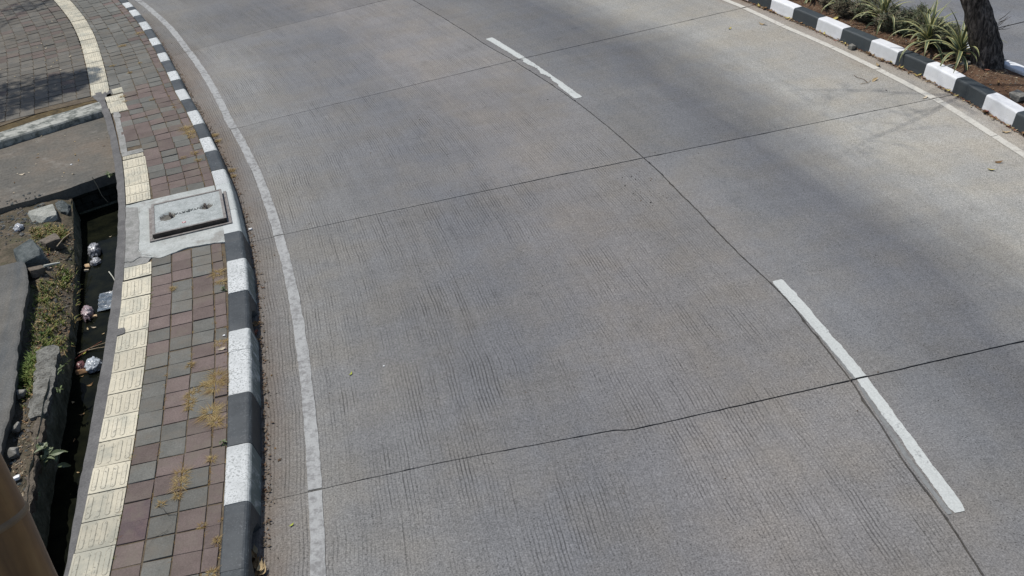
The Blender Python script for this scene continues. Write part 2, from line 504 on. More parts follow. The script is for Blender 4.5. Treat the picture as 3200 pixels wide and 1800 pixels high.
simple("dark_brick", (0.014, 0.017, 0.014), (0.036, 0.038, 0.032), 13.0, 0.9, fine=50)
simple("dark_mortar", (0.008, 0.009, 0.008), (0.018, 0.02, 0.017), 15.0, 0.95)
simple("gravel_stone", (0.10, 0.085, 0.07), (0.22, 0.20, 0.175), 30.0, 0.95)
simple("rock_grey", (0.14, 0.135, 0.12), (0.25, 0.24, 0.215), 16.0, 0.95, fine=60, bump=0.6)
simple("grass_dry", (0.26, 0.185, 0.075), (0.36, 0.275, 0.125), 6.0, 0.8)
simple("grass_rust", (0.165, 0.09, 0.035), (0.25, 0.155, 0.06), 6.0, 0.85)
simple("grass_green", (0.065, 0.11, 0.018), (0.17, 0.205, 0.05), 5.0, 0.7)
simple("weed_green", (0.055, 0.085, 0.028), (0.12, 0.155, 0.055), 14.0, 0.55, 0.4)
simple("weed_broad", (0.075, 0.10, 0.045), (0.15, 0.175, 0.09), 14.0, 0.5, 0.4)
simple("weed_yellow", (0.15, 0.17, 0.02), (0.26, 0.27, 0.04), 14.0, 0.55, 0.4)
simple("shrub_leaf", (0.075, 0.092, 0.045), (0.185, 0.195, 0.125), 5.0, 0.7)
simple("shrub_dry", (0.11, 0.088, 0.058), (0.20, 0.165, 0.115), 5.0, 0.85)
simple("shrub_stem", (0.06, 0.042, 0.03), (0.10, 0.072, 0.05), 9.0, 0.9)
simple("agave_green", (0.075, 0.105, 0.05), (0.125, 0.155, 0.085), 11.0, 0.5, 0.4)
simple("agave_margin", (0.36, 0.33, 0.13), (0.46, 0.43, 0.20), 11.0, 0.5, 0.4)
simple("dead_agave", (0.20, 0.165, 0.085), (0.30, 0.25, 0.13), 14.0, 0.8)
simple("leaf_brown", (0.15, 0.085, 0.04), (0.27, 0.17, 0.08), 20.0, 0.8)
simple("leaf_tan", (0.33, 0.24, 0.13), (0.46, 0.36, 0.21), 20.0, 0.8)
simple("leaf_yellow", (0.42, 0.35, 0.10), (0.52, 0.44, 0.17), 20.0, 0.7)
simple("leaf_red", (0.15, 0.045, 0.03), (0.22, 0.085, 0.05), 20.0, 0.8)
simple("leaf_pale", (0.48, 0.40, 0.29), (0.58, 0.50, 0.38), 20.0, 0.8)
simple("leaf_lime", (0.38, 0.42, 0.06), (0.46, 0.5, 0.1), 20.0, 0.7)
simple("straw", (0.24, 0.19, 0.13), (0.36, 0.30, 0.21), 12.0, 0.9)
simple("tree_leaf", (0.045, 0.075, 0.022), (0.085, 0.12, 0.04), 8.0, 0.6)
simple("stick_white", (0.42, 0.42, 0.36), (0.55, 0.55, 0.48), 15.0, 0.7)
simple("twig_brown", (0.09, 0.06, 0.04), (0.16, 0.11, 0.07), 15.0, 0.9)
simple("husk", (0.15, 0.085, 0.045), (0.30, 0.185, 0.10), 20.0, 0.9)
simple("foam_tan", (0.50, 0.34, 0.19), (0.62, 0.47, 0.30), 25.0, 0.9)
simple("dark_post", (0.030, 0.036, 0.036), (0.055, 0.06, 0.058), 14.0, 0.8, fine=60)
simple("white_scrap", (0.62, 0.62, 0.62), (0.78, 0.78, 0.78), 30.0, 0.7)
simple("red_plastic", (0.35, 0.03, 0.03), (0.42, 0.05, 0.045), 30.0, 0.5)

def plastic(name, a, b, rough=0.28):
    M = Mat(name, rough, 0.6)
    n = M.noise(16.0, 3, 0.6, dist=1.0)
    M.color(M.mix(M.step(n, 0.35, 0.65), a, b))
    M.bump(M.noise(22.0, 3, 0.6, dist=1.5), 0.5, 0.012)
    MATS[name] = M.m
plastic("bag_silver", (0.16, 0.165, 0.18), (0.44, 0.45, 0.47))
plastic("bag_pink", (0.24, 0.14, 0.155), (0.46, 0.41, 0.42))
plastic("bag_blue", (0.34, 0.38, 0.42), (0.46, 0.50, 0.54))
plastic("bag_maroon", (0.10, 0.035, 0.035), (0.20, 0.09, 0.085))
plastic("sheet_blue", (0.045, 0.06, 0.075), (0.14, 0.17, 0.20))

def bark_mat():
    M = Mat("bark", 0.95, 0.15)
    v = M.vscale(M.pos, (1.0, 1.0, 0.22))
    a = M.noise(26.0, 5, 0.7, v, 0.8)
    c = M.ramp(a, [(0.36, (0.014, 0.012, 0.011)), (0.5, (0.065, 0.054, 0.047)), (0.64, (0.19, 0.16, 0.138))])
    M.color(c); M.bump(a, 1.0, 0.03)
    MATS["bark"] = M.m
    M = Mat("bamboo", 0.42, 0.45)
    p = M.objpos()
    a = M.noise(1.0, 4, 0.6, M.vscale(p, (26.0, 26.0, 3.0)))
    c = M.ramp(a, [(0.3, (0.10, 0.045, 0.014)), (0.5, (0.19, 0.095, 0.030)), (0.75, (0.28, 0.165, 0.062))])
    b = M.noise(7.0, 4, 0.65, p)
    c = M.mix(M.step(b, 0.54, 0.64, 0.0, 0.8), c, (0.055, 0.028, 0.012))
    d = M.noise(45.0, 3, 0.6, p)
    c = M.mul(c, M.lin(d, 0.25, 0.75, 0.88, 1.1))
    M.color(c); M.bump(a, 0.15, 0.004)
    MATS["bamboo"] = M.m
    simple("bamboo_node", (0.16, 0.105, 0.06), (0.24, 0.17, 0.105), 20.0, 0.6)
bark_mat()

# ------------------------------------------------------------------ object helpers
def mesh(name, verts, faces, mats, fmat=None, smooth=False):
    me = bpy.data.meshes.new(name)
    me.from_pydata([tuple(v) for v in verts], [], faces)
    for m in (mats if isinstance(mats, (list, tuple)) else [mats]): me.materials.append(MATS[m])
    if fmat:
        for p_, i in zip(me.polygons, fmat): p_.material_index = i
    if smooth:
        for p_ in me.polygons: p_.use_smooth = True
    me.update()
    return me

def link(name, me, parent=None, loc=None, rot=None, scale=None):
    o = bpy.data.objects.new(name, me)
    COL.objects.link(o)
    if parent is not None: o.parent = parent
    if loc is not None: o.location = loc
    if rot is not None: o.rotation_euler = rot
    if scale is not None: o.scale = scale
    return o

def tag(o, label, cat, group=None, kind=None):
    o["label"] = label; o["category"] = cat
    if group: o["group"] = group
    if kind: o["kind"] = kind
    return o

def thing(name, label, cat, loc=(0, 0, 0), group=None, rot=None):
    o = link(name, None, None, loc, rot)
    return tag(o, label, cat, group)

class MB:
    def __init__(self): self.v = []; self.f = []; self.m = []
    def quad(self, a, b, c, d, mi=0):
        i = len(self.v); self.v += [a, b, c, d]; self.f.append((i, i + 1, i + 2, i + 3)); self.m.append(mi)
    def tri(self, a, b, c, mi=0):
        i = len(self.v); self.v += [a, b, c]; self.f.append((i, i + 1, i + 2)); self.m.append(mi)
    def grid(self, rows, mi=0, close=False):
        """rows: list of equally long vertex lists"""
        i0 = len(self.v); n = len(rows[0])
        for r in rows: self.v += r
        for i in range(len(rows) - 1):
            for j in range(n if close else n - 1):
                k = (j + 1) % n
                self.f.append((i0 + i * n + j, i0 + i * n + k, i0 + (i + 1) * n + k, i0 + (i + 1) * n + j)); self.m.append(mi)
    def ngon(self, pts, mi=0):
        i = len(self.v); self.v += pts; self.f.append(tuple(range(i, i + len(pts)))); self.m.append(mi)
    def box(self, x0, x1, y0, y1, z0, z1, mi=0):
        p = [Vector((x, y, z)) for z in (z0, z1) for y in (y0, y1) for x in (x0, x1)]
        i = len(self.v); self.v += p
        for f in ((0, 2, 3, 1), (4, 5, 7, 6), (0, 1, 5, 4), (2, 6, 7, 3), (0, 4, 6, 2), (1, 3, 7, 5)):
            self.f.append(tuple(i + k for k in f)); self.m.append(mi)
    def tube(self, pts, rads, n=8, mi=0, cap=True):
        rows = []
        prev = None
        for k, p in enumerate(pts):
            d = (pts[min(k + 1, len(pts) - 1)] - pts[max(k - 1, 0)]).normalized()
            u = d.orthogonal().normalized() if prev is None else (prev - d * prev.dot(d)).normalized()
            prev = u
            w = d.cross(u)
            rows.append([p + (u * math.cos(2 * math.pi * j / n) + w * math.sin(2 * math.pi * j / n)) * rads[k] for j in range(n)])
        self.grid(rows, mi, close=True)
        if cap:
            self.ngon(list(reversed(rows[0])), mi); self.ngon(rows[-1], mi)
    def make(self, name, mats, smooth=False):
        return mesh(name, self.v, self.f, mats, self.m, smooth)

def annulus(R0, R1, a0, a1, z, da=0.5, nR=1, zf=None):
    """flat ring sector; R0/R1 may be functions of a"""
    f0 = R0 if callable(R0) else (lambda a: R0)
    f1 = R1 if callable(R1) else (lambda a: R1)
    n = max(2, int(abs(a1 - a0) / da) + 1)
    rows = []
    for i in range(n + 1):
        a = a0 + (a1 - a0) * i / n
        r0, r1 = f0(a), f1(a)
        row = []
        for j in range(nR + 1):
            R = r0 + (r1 - r0) * j / nR
            q = P(R, a, z)
            if zf: q.z += zf(R, a)
            row.append(q)
        rows.append(row)
    return rows

def sheet(name, mat, R0, R1, a0, a1, z, da=0.5, nR=1, zf=None, parent=None, smooth=False):
    b = MB(); b.grid(annulus(R0, R1, a0, a1, z, da, nR, zf))
    return link(name, b.make(name, mat, smooth), parent)

# ------------------------------------------------------------------ ground and road
g = MB(); g.quad(Vector((-400, -400, -0.9)), Vector((400, -400, -0.9)), Vector((400, 400, -0.9)), Vector((-400, 400, -0.9)))
tag(link("ground", g.make("ground", "plain_dirt")), "bare brown earth lying under the whole street", "ground", kind="structure")
yard = sheet("yard_ground", "plain_dirt", 12.0, 36.0, -15, 60, -0.06, 1.5, 2)
tag(yard, "bare earth stretching away behind the drain and forecourt", "ground", kind="structure")

road = sheet("road", "under_road", lambda a: kerb_in(a) - 0.05, lambda a: median_front(a) + 0.15, -14, 45, -0.05, 1.0, 1)
tag(road, "curving grey concrete carriageway of jointed slabs", "road", kind="structure")

def joint_wiggle(t, seed):
    return 0.010 * n1(t * 1.7, seed) + 0.005 * n1(t * 7.0, seed + 1) + 0.0025 * n1(t * 29.0, seed + 2)
def chip(t, seed):
    c = n1(t * 5.0, seed); d = n1(t * 16.0, seed + 3)
    return 0.0075 + 0.006 * max(0.0, n1(t * 23.0, seed + 5)) + 0.03 * max(0.0, d - 0.30) + 0.02 * max(0.0, c - 0.34)

gapw = table([38.7, 39.3, 41.0, 42.5, 44.0, 48.4], [0.22, 0.38, 0.55, 0.8, 1.0, 0.9])
def slab(ji, lane):
    ja, jb = J[ji], J[ji + 1]
    zoff = -random.uniform(0.0, 0.003)
    na, nr = 90, 70
    b = MB(); rows = []
    for i in range(na + 1):
        v = i / na
        row = []
        for j in range(nr + 1):
            u = j / nr
            am = None
            a_est = (ja(43.7) + (jb(43.7) - ja(43.7)) * v)
            cR = centre_R(a_est) + joint_wiggle(a_est * 0.76, 40)
            if lane == 0:
                r0 = kerb_in(a_est) - 0.02
                r1 = cR - chip(a_est * 0.76, 7)
            else:
                r0 = cR + chip(a_est * 0.76, 11)
                r1 = median_front(a_est) + 0.12
            R = r0 + (r1 - r0) * u
            dega = 1.0 / math.radians(1) / R
            lo = ja(R) + dega * (joint_wiggle(R, 60 + ji) * 0.6 + chip(R, 20 + ji * 3 + lane) * gapw(R))
            hi = jb(R) + dega * (joint_wiggle(R, 61 + ji) * 0.6 - chip(R, 21 + ji * 3 + lane + 30) * gapw(R))
            a = lo + (hi - lo) * v
            row.append(P(R, a, zoff))
        rows.append(row)
    b.grid([list(reversed(r)) for r in rows])
    rim = [rows[0][j] for j in range(nr + 1)] + [rows[i][nr] for i in range(1, na + 1)] + \
          [rows[na][j] for j in range(nr - 1, -1, -1)] + [rows[i][0] for i in range(na - 1, -1, -1)]
    b.grid([rim, [Vector((q.x, q.y, -0.045)) for q in rim]])
    return link("slab", b.make("slab", "road_concrete"), road)
for ji in range(len(J) - 1):
    for lane in (0, 1):
        slab(ji, lane)

def strip_mark(name, mat, rc, half, a0, a1, z=0.004, rag=0.006, seed=0, da=0.06):
    b = MB(); rows = []
    n = int((a1 - a0) / da)
    for i in range(n + 1):
        a = a0 + (a1 - a0) * i / n
        L = a * 0.7
        c = rc(a)
        e0 = rag * (n1(L * 6, seed) + 0.7 * n1(L * 21, seed + 1)); e1 = rag * (n1(L * 6, seed + 2) + 0.7 * n1(L * 21, seed + 3))
        end = min(i, n - i)
        rows.append([P(c - half + e0, a, z), P(c + half + e1, a, z)])
    b.grid([list(reversed(r)) for r in rows])
    return link(name, b.make(name, mat), road)
for ja, jb in zip(range(0, 7), range(1, 8)):
    a0 = J[ja](39.13) + 0.018; a1 = J[jb](39.13) - 0.018
    strip_mark("edge_line", "edge_paint_worn", edge_left, 0.056, a0, a1, seed=3, rag=0.009)
# right edge line: laid in short straight strokes
a = 4.0
k = 0
while a < 34:
    step = 1.25 + 0.4 * random.random()
    a0, a1 = a, min(a + step, 34)
    for j in J:
        jr = j(48.1)
        if a0 < jr < a1: a1 = jr - 0.012
    if a1 - a0 > 0.08:
        off = random.uniform(-0.012, 0.012)
        r0, r1 = edge_right(a0) + off, edge_right(a1) + off * 0.4
        strip_mark("edge_line", "edge_paint", table([a0, a1], [r0, r1]), 0.052, a0, a1, seed=20 + k, rag=0.0035, da=0.05)
    a = a1 + 0.012 if a1 == a0 + step else a1 + 0.024
    k += 1

def dash(a0, a1, lo, hi, seed, gapj, notch=None):
    """lo/hi: inner and outer R as functions of a; worn away in notches"""
    segs = [(a0, gapj - 0.014), (gapj + 0.014, a1)] if gapj and a0 < gapj < a1 else [(a0, a1)]
    for s0, s1 in segs:
        b = MB(); rows = []; n = int((s1 - s0) / 0.025)
        for i in range(n + 1):
            a = s0 + (s1 - s0) * i / n
            L = a * 0.76
            r0 = lo(a) + 0.007 * n1(L * 9, seed) + 0.008 * n1(L * 31, seed + 1)
            r1 = hi(a) + 0.007 * n1(L * 8, seed + 2) + 0.008 * n1(L * 27, seed + 3)
            if notch:
                for (c, w, d) in notch:
                    t = abs(a - c) / w
                    if t < 1: r0 += d * (1 - t * t) * (0.75 + 0.5 * n1(L * 40, seed + 9))
            e = min(a - a0, a1 - a) / 0.035
            if e < 1: 
                sh = 0.016 * (1 - max(e, 0)); r0 += sh; r1 -= sh
            rows.append([P(r1, a, 0.004), P(r0, a, 0.004)])
        b.grid(rows)
        link("lane_dash", b.make("lane_dash", "dash_paint"), road)
dash(18.53, 22.87, table([18.5, 20.9, 22.9], [43.785, 43.765, 43.705]), table([18.5, 20.9, 22.9], [43.91, 43.87, 43.84]), 5, J[4](43.8),
     [(20.45, 0.30, 0.055), (19.85, 0.28, 0.07), (19.45, 0.18, 0.05), (21.1, 0.09, 0.05)])
dash(7.5, 11.56, table([7.5, 8.85, 9.45, 11.56], [43.69, 43.752, 43.79, 43.812]), table([7.5, 8.85, 9.45, 11.56], [43.80, 43.853, 43.89, 43.935]), 9, J[2](43.85),
     [(8.6, 0.18, 0.012)])
dash(-3.5, 0.7, table([-3.5, 0.7], [43.55, 43.60]), table([-3.5, 0.7], [43.67, 43.72]), 15, J[0](43.6))
dash(29.2, 33.4, table([29.2, 33.4], [43.66, 43.70]), table([29.2, 33.4], [43.79, 43.83]), 17, None)
# grey primer strip left beside the near dash
strip_mark("primer_strip", "primer_grey", lambda a: centre_R(a) + joint_wiggle(a * 0.76, 40) + 0.044, 0.018, 7.5, 9.42, 0.003, 0.007, 33)
strip_mark("primer_strip", "primer_grey", lambda a: centre_R(a) + joint_wiggle(a * 0.76, 40) + 0.038, 0.014, 9.5, 10.9, 0.003, 0.007, 35)

# ------------------------------------------------------------------ far carriageway behind the median
far = sheet("far_road", "under_road", 49.5, 60.5, -14, 45, -0.05, 1.0, 1)
tag(far, "second grey concrete carriageway seen beyond the planted median", "road", kind="structure")
for a0, a1 in ((-13, -1), (-0.97, 8.0), (8.03, 17.32), (17.35, 26), (26.03, 44)):
    s_ = sheet("slab", "far_road_concrete", 49.55, 54.9, a0, a1, 0.0, 0.8, 6, parent=far)
    s_ = sheet("slab", "far_road_concrete", 54.915, 60.3, a0, a1, 0.0, 0.8, 6, parent=far)

# ------------------------------------------------------------------ kerbs
def kerb_stone(parent, a0, a1, inner, width, z0, z1, mat, side=1, notch=None, rnd=0.045, name="kerb_stone", lean=0.03, gap=0.06):
    """side=+1: traffic on the outer side (larger R); -1: traffic on the inner side.  inner(a): R of the back top edge"""
    n = max(4, int((a1 - a0) / 0.14))
    b = MB(); rows = []; face = []
    z1 = z1 + random.uniform(-0.004, 0.004)
    sh = random.uniform(-0.004, 0.004)
    for i in range(n + 1):
        a = a0 + gap * 0.05 + (a1 - a0 - gap * 0.1) * i / n
        W = width(a) if callable(width) else width
        r0 = inner(a) + sh
        e = 0.006 if i in (0, n) else 0.0
        T = W - lean
        prof = [(0.0, z0), (0.0, z1 - 0.010 - e), (0.010, z1 - e)]
        prof += [(T - rnd, z1 - e)]
        for q in (0.25, 0.5, 0.75, 1.0):
            t = q * math.pi / 2
            prof.append((T - rnd + rnd * math.sin(t) * 1.0, z1 - e - rnd + rnd * math.cos(t)))
        cut = notch and notch[0] <= a <= notch[1]
        if cut:
            zc = z0 + 0.05 + 0.10 * math.sin(math.pi * (a - notch[0]) / (notch[1] - notch[0])) ** 0.5
            prof += [(T + 0.006, zc + 0.004), (T - 0.11, zc), (T - 0.115, z0)]
        else:
            prof += [(W - 0.008 - 0.002, z0 + 0.06), (W, z0 + 0.012), (W, z0 - 0.02)]
        row = []
        for k, (d, z) in enumerate(prof):
            jit = 0.0025 * n1(a * 9 + k * 3.3, 70)
            row.append(P(r0 + side * (d + jit), a, z + jit * 0.6))
        rows.append(row); face.append([0, 0, 0, 0, 0.1, 0.4, 0.8, 1, 1, 1, 1])
    if side > 0: rows = [r for r in rows]
    b.grid(rows if side > 0 else [list(reversed(r)) for r in rows])
    b.ngon(list(reversed(rows[0])) if side < 0 else rows[0][:]); b.ngon(rows[-1][:] if side < 0 else list(reversed(rows[-1])))
    me = b.make(name, mat)
    at = me.attributes.new("face", 'FLOAT', 'POINT')
    vals = [x for r in face for x in (r if side > 0 else list(reversed(r)))]
    vals += [0.3] * (len(me.vertices) - len(vals))
    for i, x in enumerate(vals): at.data[i].value = x
    for i, p_ in enumerate(me.polygons):
        if i < (len(rows) - 1) * (len(rows[0]) - 1): p_.use_smooth = False
    return link(name, me, parent)

SW = 0.20     # height of the sidewalk over the road
kerb = sheet("kerb", "edge_strip_concrete", lambda a: kerb_in(a) + 0.01, lambda a: kerb_in(a) + kerb_w(a) - 0.07, -14, 45, 0.05, 1.0, 1)
tag(kerb, "kerb of worn black and white painted stones along the sidewalk", "kerb", kind="structure")
LK = [(44, 'W'), (43.1, 'D'), (42.2, 'W'), (41.4, 'D'), (40.5, 'W'), (39.7, 'D'), (38.9, 'W'), (38.1, 'D'), (37.2, 'W'), (36.3, 'D'), (35.4, 'W'), (34.5, 'D'), (33.6, 'D'),
      (32.66, 'W'), (32.0, 'D'), (31.6, 'W'), (30.85, 'D'), (30.03, 'W'), (29.14, 'D'), (28.22, 'W'), (27.52, 'D'), (26.71, 'W'),
      (25.96, 'D'), (25.0, 'W'), (24.29, 'D'), (23.53, 'W'), (22.77, 'D'), (21.93, 'W'), (21.06, 'D'), (20.23, 'W'), (19.46, 'D'),
      (18.47, 'W'), (17.80, 'A'), (16.65, 'A'), (15.80, 'D'), (15.46, 'D'), (14.83, 'W'), (13.84, 'D'), (12.82, 'W'), (12.31, 'W'), (11.34, 'D'),
      (10.35, 'W'), (9.38, 'D'), (8.43, 'D'), (7.5, 'W'), (6.6, 'D'), (5.7, 'W'), (4.8, 'D'), (3.9, 'W'), (3.0, 'D'), (2.1, 'W'),
      (1.2, 'D'), (0.3, 'W'), (-0.6, 'D'), (-1.5, 'W'), (-2.4, 'D'), (-3.3, 'W'), (-4.2, 'D'), (-5.1, 'W'), (-6.0, None)]
for (a1, c), (a0, _) in zip(LK, LK[1:]):
    if c is None: continue
    nt = None
    if c == 'D' and abs(a1 - 13.84) < 0.01: nt = (12.88, 13.52)
    if c == 'D' and abs(a1 - 9.38) < 0.01: nt = (8.46, 9.14)
    kerb_stone(kerb, a0, a1, kerb_in, kerb_w, 0.0, SW + 0.012, {'W': "kerb_white_worn", 'D': "kerb_black_worn", 'A': "kerb_whitewash"}[c], 1, nt)

mk = sheet("median_kerb", "edge_strip_concrete", lambda a: median_front(a) + 0.03, lambda a: median_front(a) + 0.19, -14, 45, 0.05, 1.0, 1)
tag(mk, "kerb of fresh black and white painted blocks along the median", "kerb", kind="structure")
MK = [20.59, 19.84, 19.07, 18.32, 17.53, 16.83, 16.15, 15.40, 14.67, 13.95, 13.2]
up = [20.59 + 0.76 * i for i in range(1, 28)]
dn = [13.2 - 0.75 * i for i in range(1, 24)]
MKA = sorted(up + MK + dn, reverse=True)
i0 = MKA.index(20.59)
for i in range(len(MKA) - 1):
    c = 'W' if (i - i0) % 2 == 0 else 'D'
    kerb_stone(mk, MKA[i + 1], MKA[i], lambda a: median_front(a) + 0.20, 0.20, 0.0, 0.205, "kerb_white" if c == 'W' else "kerb_black", -1, rnd=0.03, lean=0.025)

fk = sheet("far_kerb", "edge_strip_concrete", 49.36, 49.5, -14, 45, 0.05, 1.0, 1)
tag(fk, "kerb on the far edge of the median beyond the tree", "kerb", kind="structure")
a = 15.62; i = 0
FK = [(15.62 + 0.75 * k) for k in range(30)] + [15.62 - 0.75 * k for k in range(1, 25)]
FK.sort(reverse=True); i0 = FK.index(15.62)
for i in range(len(FK) - 1):
    c = 'W' if (i - i0) % 2 == 0 else 'D'
    kerb_stone(fk, FK[i + 1], FK[i], lambda a: 49.30, 0.21, 0.0, 0.205, "kerb_white" if c == 'W' else "kerb_black", 1, rnd=0.03, lean=0.025)

def soil_z(R, a):
    return 0.030 * n1(R * 3 + a * 1.1, 5) + 0.018 * n1(a * 6.1 + R * 9, 8) + 0.05 * math.sin(math.pi * min(1, max(0, (R - 48.55) / 0.8)))
ms = sheet("median_soil", "median_soil", lambda a: median_front(a) + 0.185, 49.31, -12, 44, 0.150, 0.12, 14, soil_z, smooth=True)
tag(ms, "strip of reddish brown soil between the median kerbs", "soil", kind="structure")

# ------------------------------------------------------------------ sidewalk
sw = sheet("sidewalk", "joint_dirt", 37.40, lambda a: kerb_in(a) + 0.008, -12, 44, SW - 0.011, 0.5, 2)
tag(sw, "narrow sidewalk of grey and red pavers with a cream tactile strip", "sidewalk", kind="structure")

def paver_mesh(mat, n=0):
    b = MB(); c = 0.012; h = 0.5
    rnd = random.Random(n)
    top = [(-h + c, -h + c), (h - c, -h + c), (h - c, h - c), (-h + c, h - c)]
    top = [(x + rnd.uniform(-.006, .006), y + rnd.uniform(-.006, .006)) for x, y in top]
    out = [(-h, -h), (h, -h), (h, h), (-h, h)]
    T = [Vector((x, y, 0)) for x, y in top]; S = [Vector((x, y, -0.03)) for x, y in out]; D = [Vector((x, y, -0.25)) for x, y in out]
    b.quad(*T)
    for i in range(4):
        k = (i + 1) % 4
        b.quad(S[i], S[k], T[k], T[i]); b.quad(D[i], D[k], S[k], S[i])
    return b.make("paver", mat)
PM = {m: [paver_mesh(m, i) for i in range(2)] for m in ("paver_grey", "paver_red", "paver_dark", "paver_forecourt", "paver_forecourt_red")}

pavers = []   # (distance to camera, R centre, a centre, wR, wArc, material, which)
STEP = math.degrees(0.214 / 38.1)
c1 = "GGRRRRRGRGGGGGGRGRDDRRRGRG"; c2 = "RRRGGGRRGGGRRRGGRRGGGGRGRR"; c3 = "GGGRRRRGGRRGGGRRRGGRRRGGRG"
near0 = 15.30
def near_colour(col, row):
    s_ = (c1, c2, c3)[col]
    ch = s_[row % len(s_)]
    return {'G': "paver_grey", 'R': "paver_red", 'D': "paver_dark"}[ch]
edges = [37.708, 37.922, 38.136, 38.35]
row = 0
a = near0 + 0.10
rows_a = []
while a > -2: rows_a.append(a); a -= STEP
for r, ac in enumerate(rows_a):
    for cidx in range(3):
        pavers.append((37.815 + 0.214 * cidx, ac, 0.2045, 0.2045, near_colour(cidx, r), sw))
    pavers.append((38.413, ac, 0.108, 0.207, random.choice(["paver_red", "paver_red", "paver_red", "paver_grey"]), sw))
a = 17.96
while a < 40:
    ac = a
    w = warp(ac)
    lot = 0.58 if ac < 24.2 else 0.05
    for cidx in range(3):
        m = "paver_red" if random.random() < lot else "paver_grey"
        pavers.append((37.815 + 0.214 * cidx + w, ac, 0.207, 0.207, m, sw))
    pavers.append((38.413 + w, ac, 0.108, 0.207, "paver_red" if random.random() < 0.8 else "paver_grey", sw))
    if 20.55 < ac < 22.95 or ac > 24.9:
        pavers.append((37.601 + w, ac, 0.207, 0.207, "paver_red" if random.random() < lot else "paver_grey", sw))
    a += STEP
tact_L = table([24.5, 26.1, 27.8, 29.8, 31.8, 34.1, 44], [37.19, 37.26, 37.35, 37.475, 37.59, 37.70, 38.2])
def tact_far(a): return tact_L(a)
pavers = [p_ for p_ in pavers if not (24.1 < p_[1] < 24.8 and p_[0] < 37.72)]
pavers = [p_ for p_ in pavers if not (p_[1] > 24.3 and p_[0] - p_[2] / 2 < tact_L(p_[1]) + 0.285)]
# fill next to the far tactile strip
a = 24.55
while a < 40:
    left = tact_L(a) + 0.29
    w = warp(a)
    cand = [37.601 + w - 0.1035, 37.815 + w - 0.1035, 38.029 + w - 0.1035]
    nxt = min([c for c in cand if c > left + 0.03], default=None)
    if nxt and nxt - left > 0.04 and nxt - left < 0.212:
        pavers.append(((left + nxt) / 2 - 0.002, a, nxt - left - 0.006, 0.207, "paver_grey", sw))
    a += STEP

fc = sheet("forecourt", "joint_dirt", 30.0, lambda a: tact_L(a) + 0.3, 24.3, 44, SW - 0.011, 0.5, 4)
tag(fc, "wide forecourt of dark grey pavers beside the far tactile strip", "pavement", kind="structure")
# outline wedge down to the driveway kerb (its edge runs at a slight slant)
fedge = table([30, 35.8, 36.5, 37.2], [23.0, 24.0, 24.37, 24.53])
b = MB()
b.grid([[P(R, fedge(R), SW - 0.011) for R in (30, 33, 35.8, 36.5, 37.2, 37.3)], [P(R, 24.6, SW - 0.0112) for R in (30, 33, 35.8, 36.5, 37.2, 37.3)]])
link("bedding", b.make("bedding", "joint_dirt"), fc)
fp = []
a = 23.1
FST = math.degrees(0.214 / 36.5)
while a < 41:
    R = tact_L(max(a, 24.5)) - 0.012 - 0.105
    first = True
    while R > 33.0:
        m = "paver_forecourt_red" if random.random() < (0.22 if a > 28.3 else 0.05) else "paver_forecourt"
        if a - FST / 2 > fedge(R) - 0.02:
            fp.append((R, a, 0.207, 0.207, m, fc))
        R -= 0.214
    a += FST
def place_pavers(lst, root, limit=300):
    cam_p = Vector((0, 0, 5.18))
    def vis(p_):
        q = P(p_[0], p_[1], SW) - cam_p
        z = q.dot(_fw)
        if z < 0.5: return 1e9
        x, y = q.dot(_rt) / z, q.dot(_up) / z
        inside = abs(x) < 0.60 and abs(y) < 0.345
        return q.length + (0 if inside else 1000)
    lst = sorted(lst, key=vis)
    rest = MB(); rmats = ["paver_grey", "paver_red", "paver_dark", "paver_forecourt", "paver_forecourt_red"]
    for i, (R, a, wr, ws, m, _) in enumerate(lst):
        a = a + random.uniform(-0.012, 0.012)
        R = R + random.uniform(-0.003, 0.003)
        z = SW + random.uniform(-0.006, 0.003)
        rot = (random.gauss(0, 0.012), random.gauss(0, 0.012), math.radians(a + random.gauss(0, 0.9)))
        mesh_ = PM[m][i % 2]
        if i < limit:
            link("paver", mesh_, root, P(R, a, z), rot, (wr, ws, 0.2))
        else:
            M_ = Matrix.Translation(P(R, a, z)) @ Matrix.Rotation(rot[2], 4, 'Z') @ Matrix.Rotation(rot[0], 4, 'X') @ Matrix.Diagonal((wr, ws, 0.2, 1))
            i0_ = len(rest.v)
            rest.v += [M_ @ v.co for v in mesh_.vertices]
            for p_ in mesh_.polygons:
                rest.f.append(tuple(i0_ + k for k in p_.vertices)); rest.m.append(rmats.index(m))
    if rest.f:
        o = link("far_pavers", rest.make("far_pavers", rmats), root); o["kind"] = "stuff"
place_pavers(pavers, sw); place_pavers(fp, fc)

sheet("bedding", "under_road", 37.412, 37.708, -2, 15.35, SW - 0.009, 0.5, 1, parent=sw)
sheet("bedding", "under_road", 37.412, 37.715, 17.85, 20.1, SW - 0.009, 0.5, 1, parent=sw)
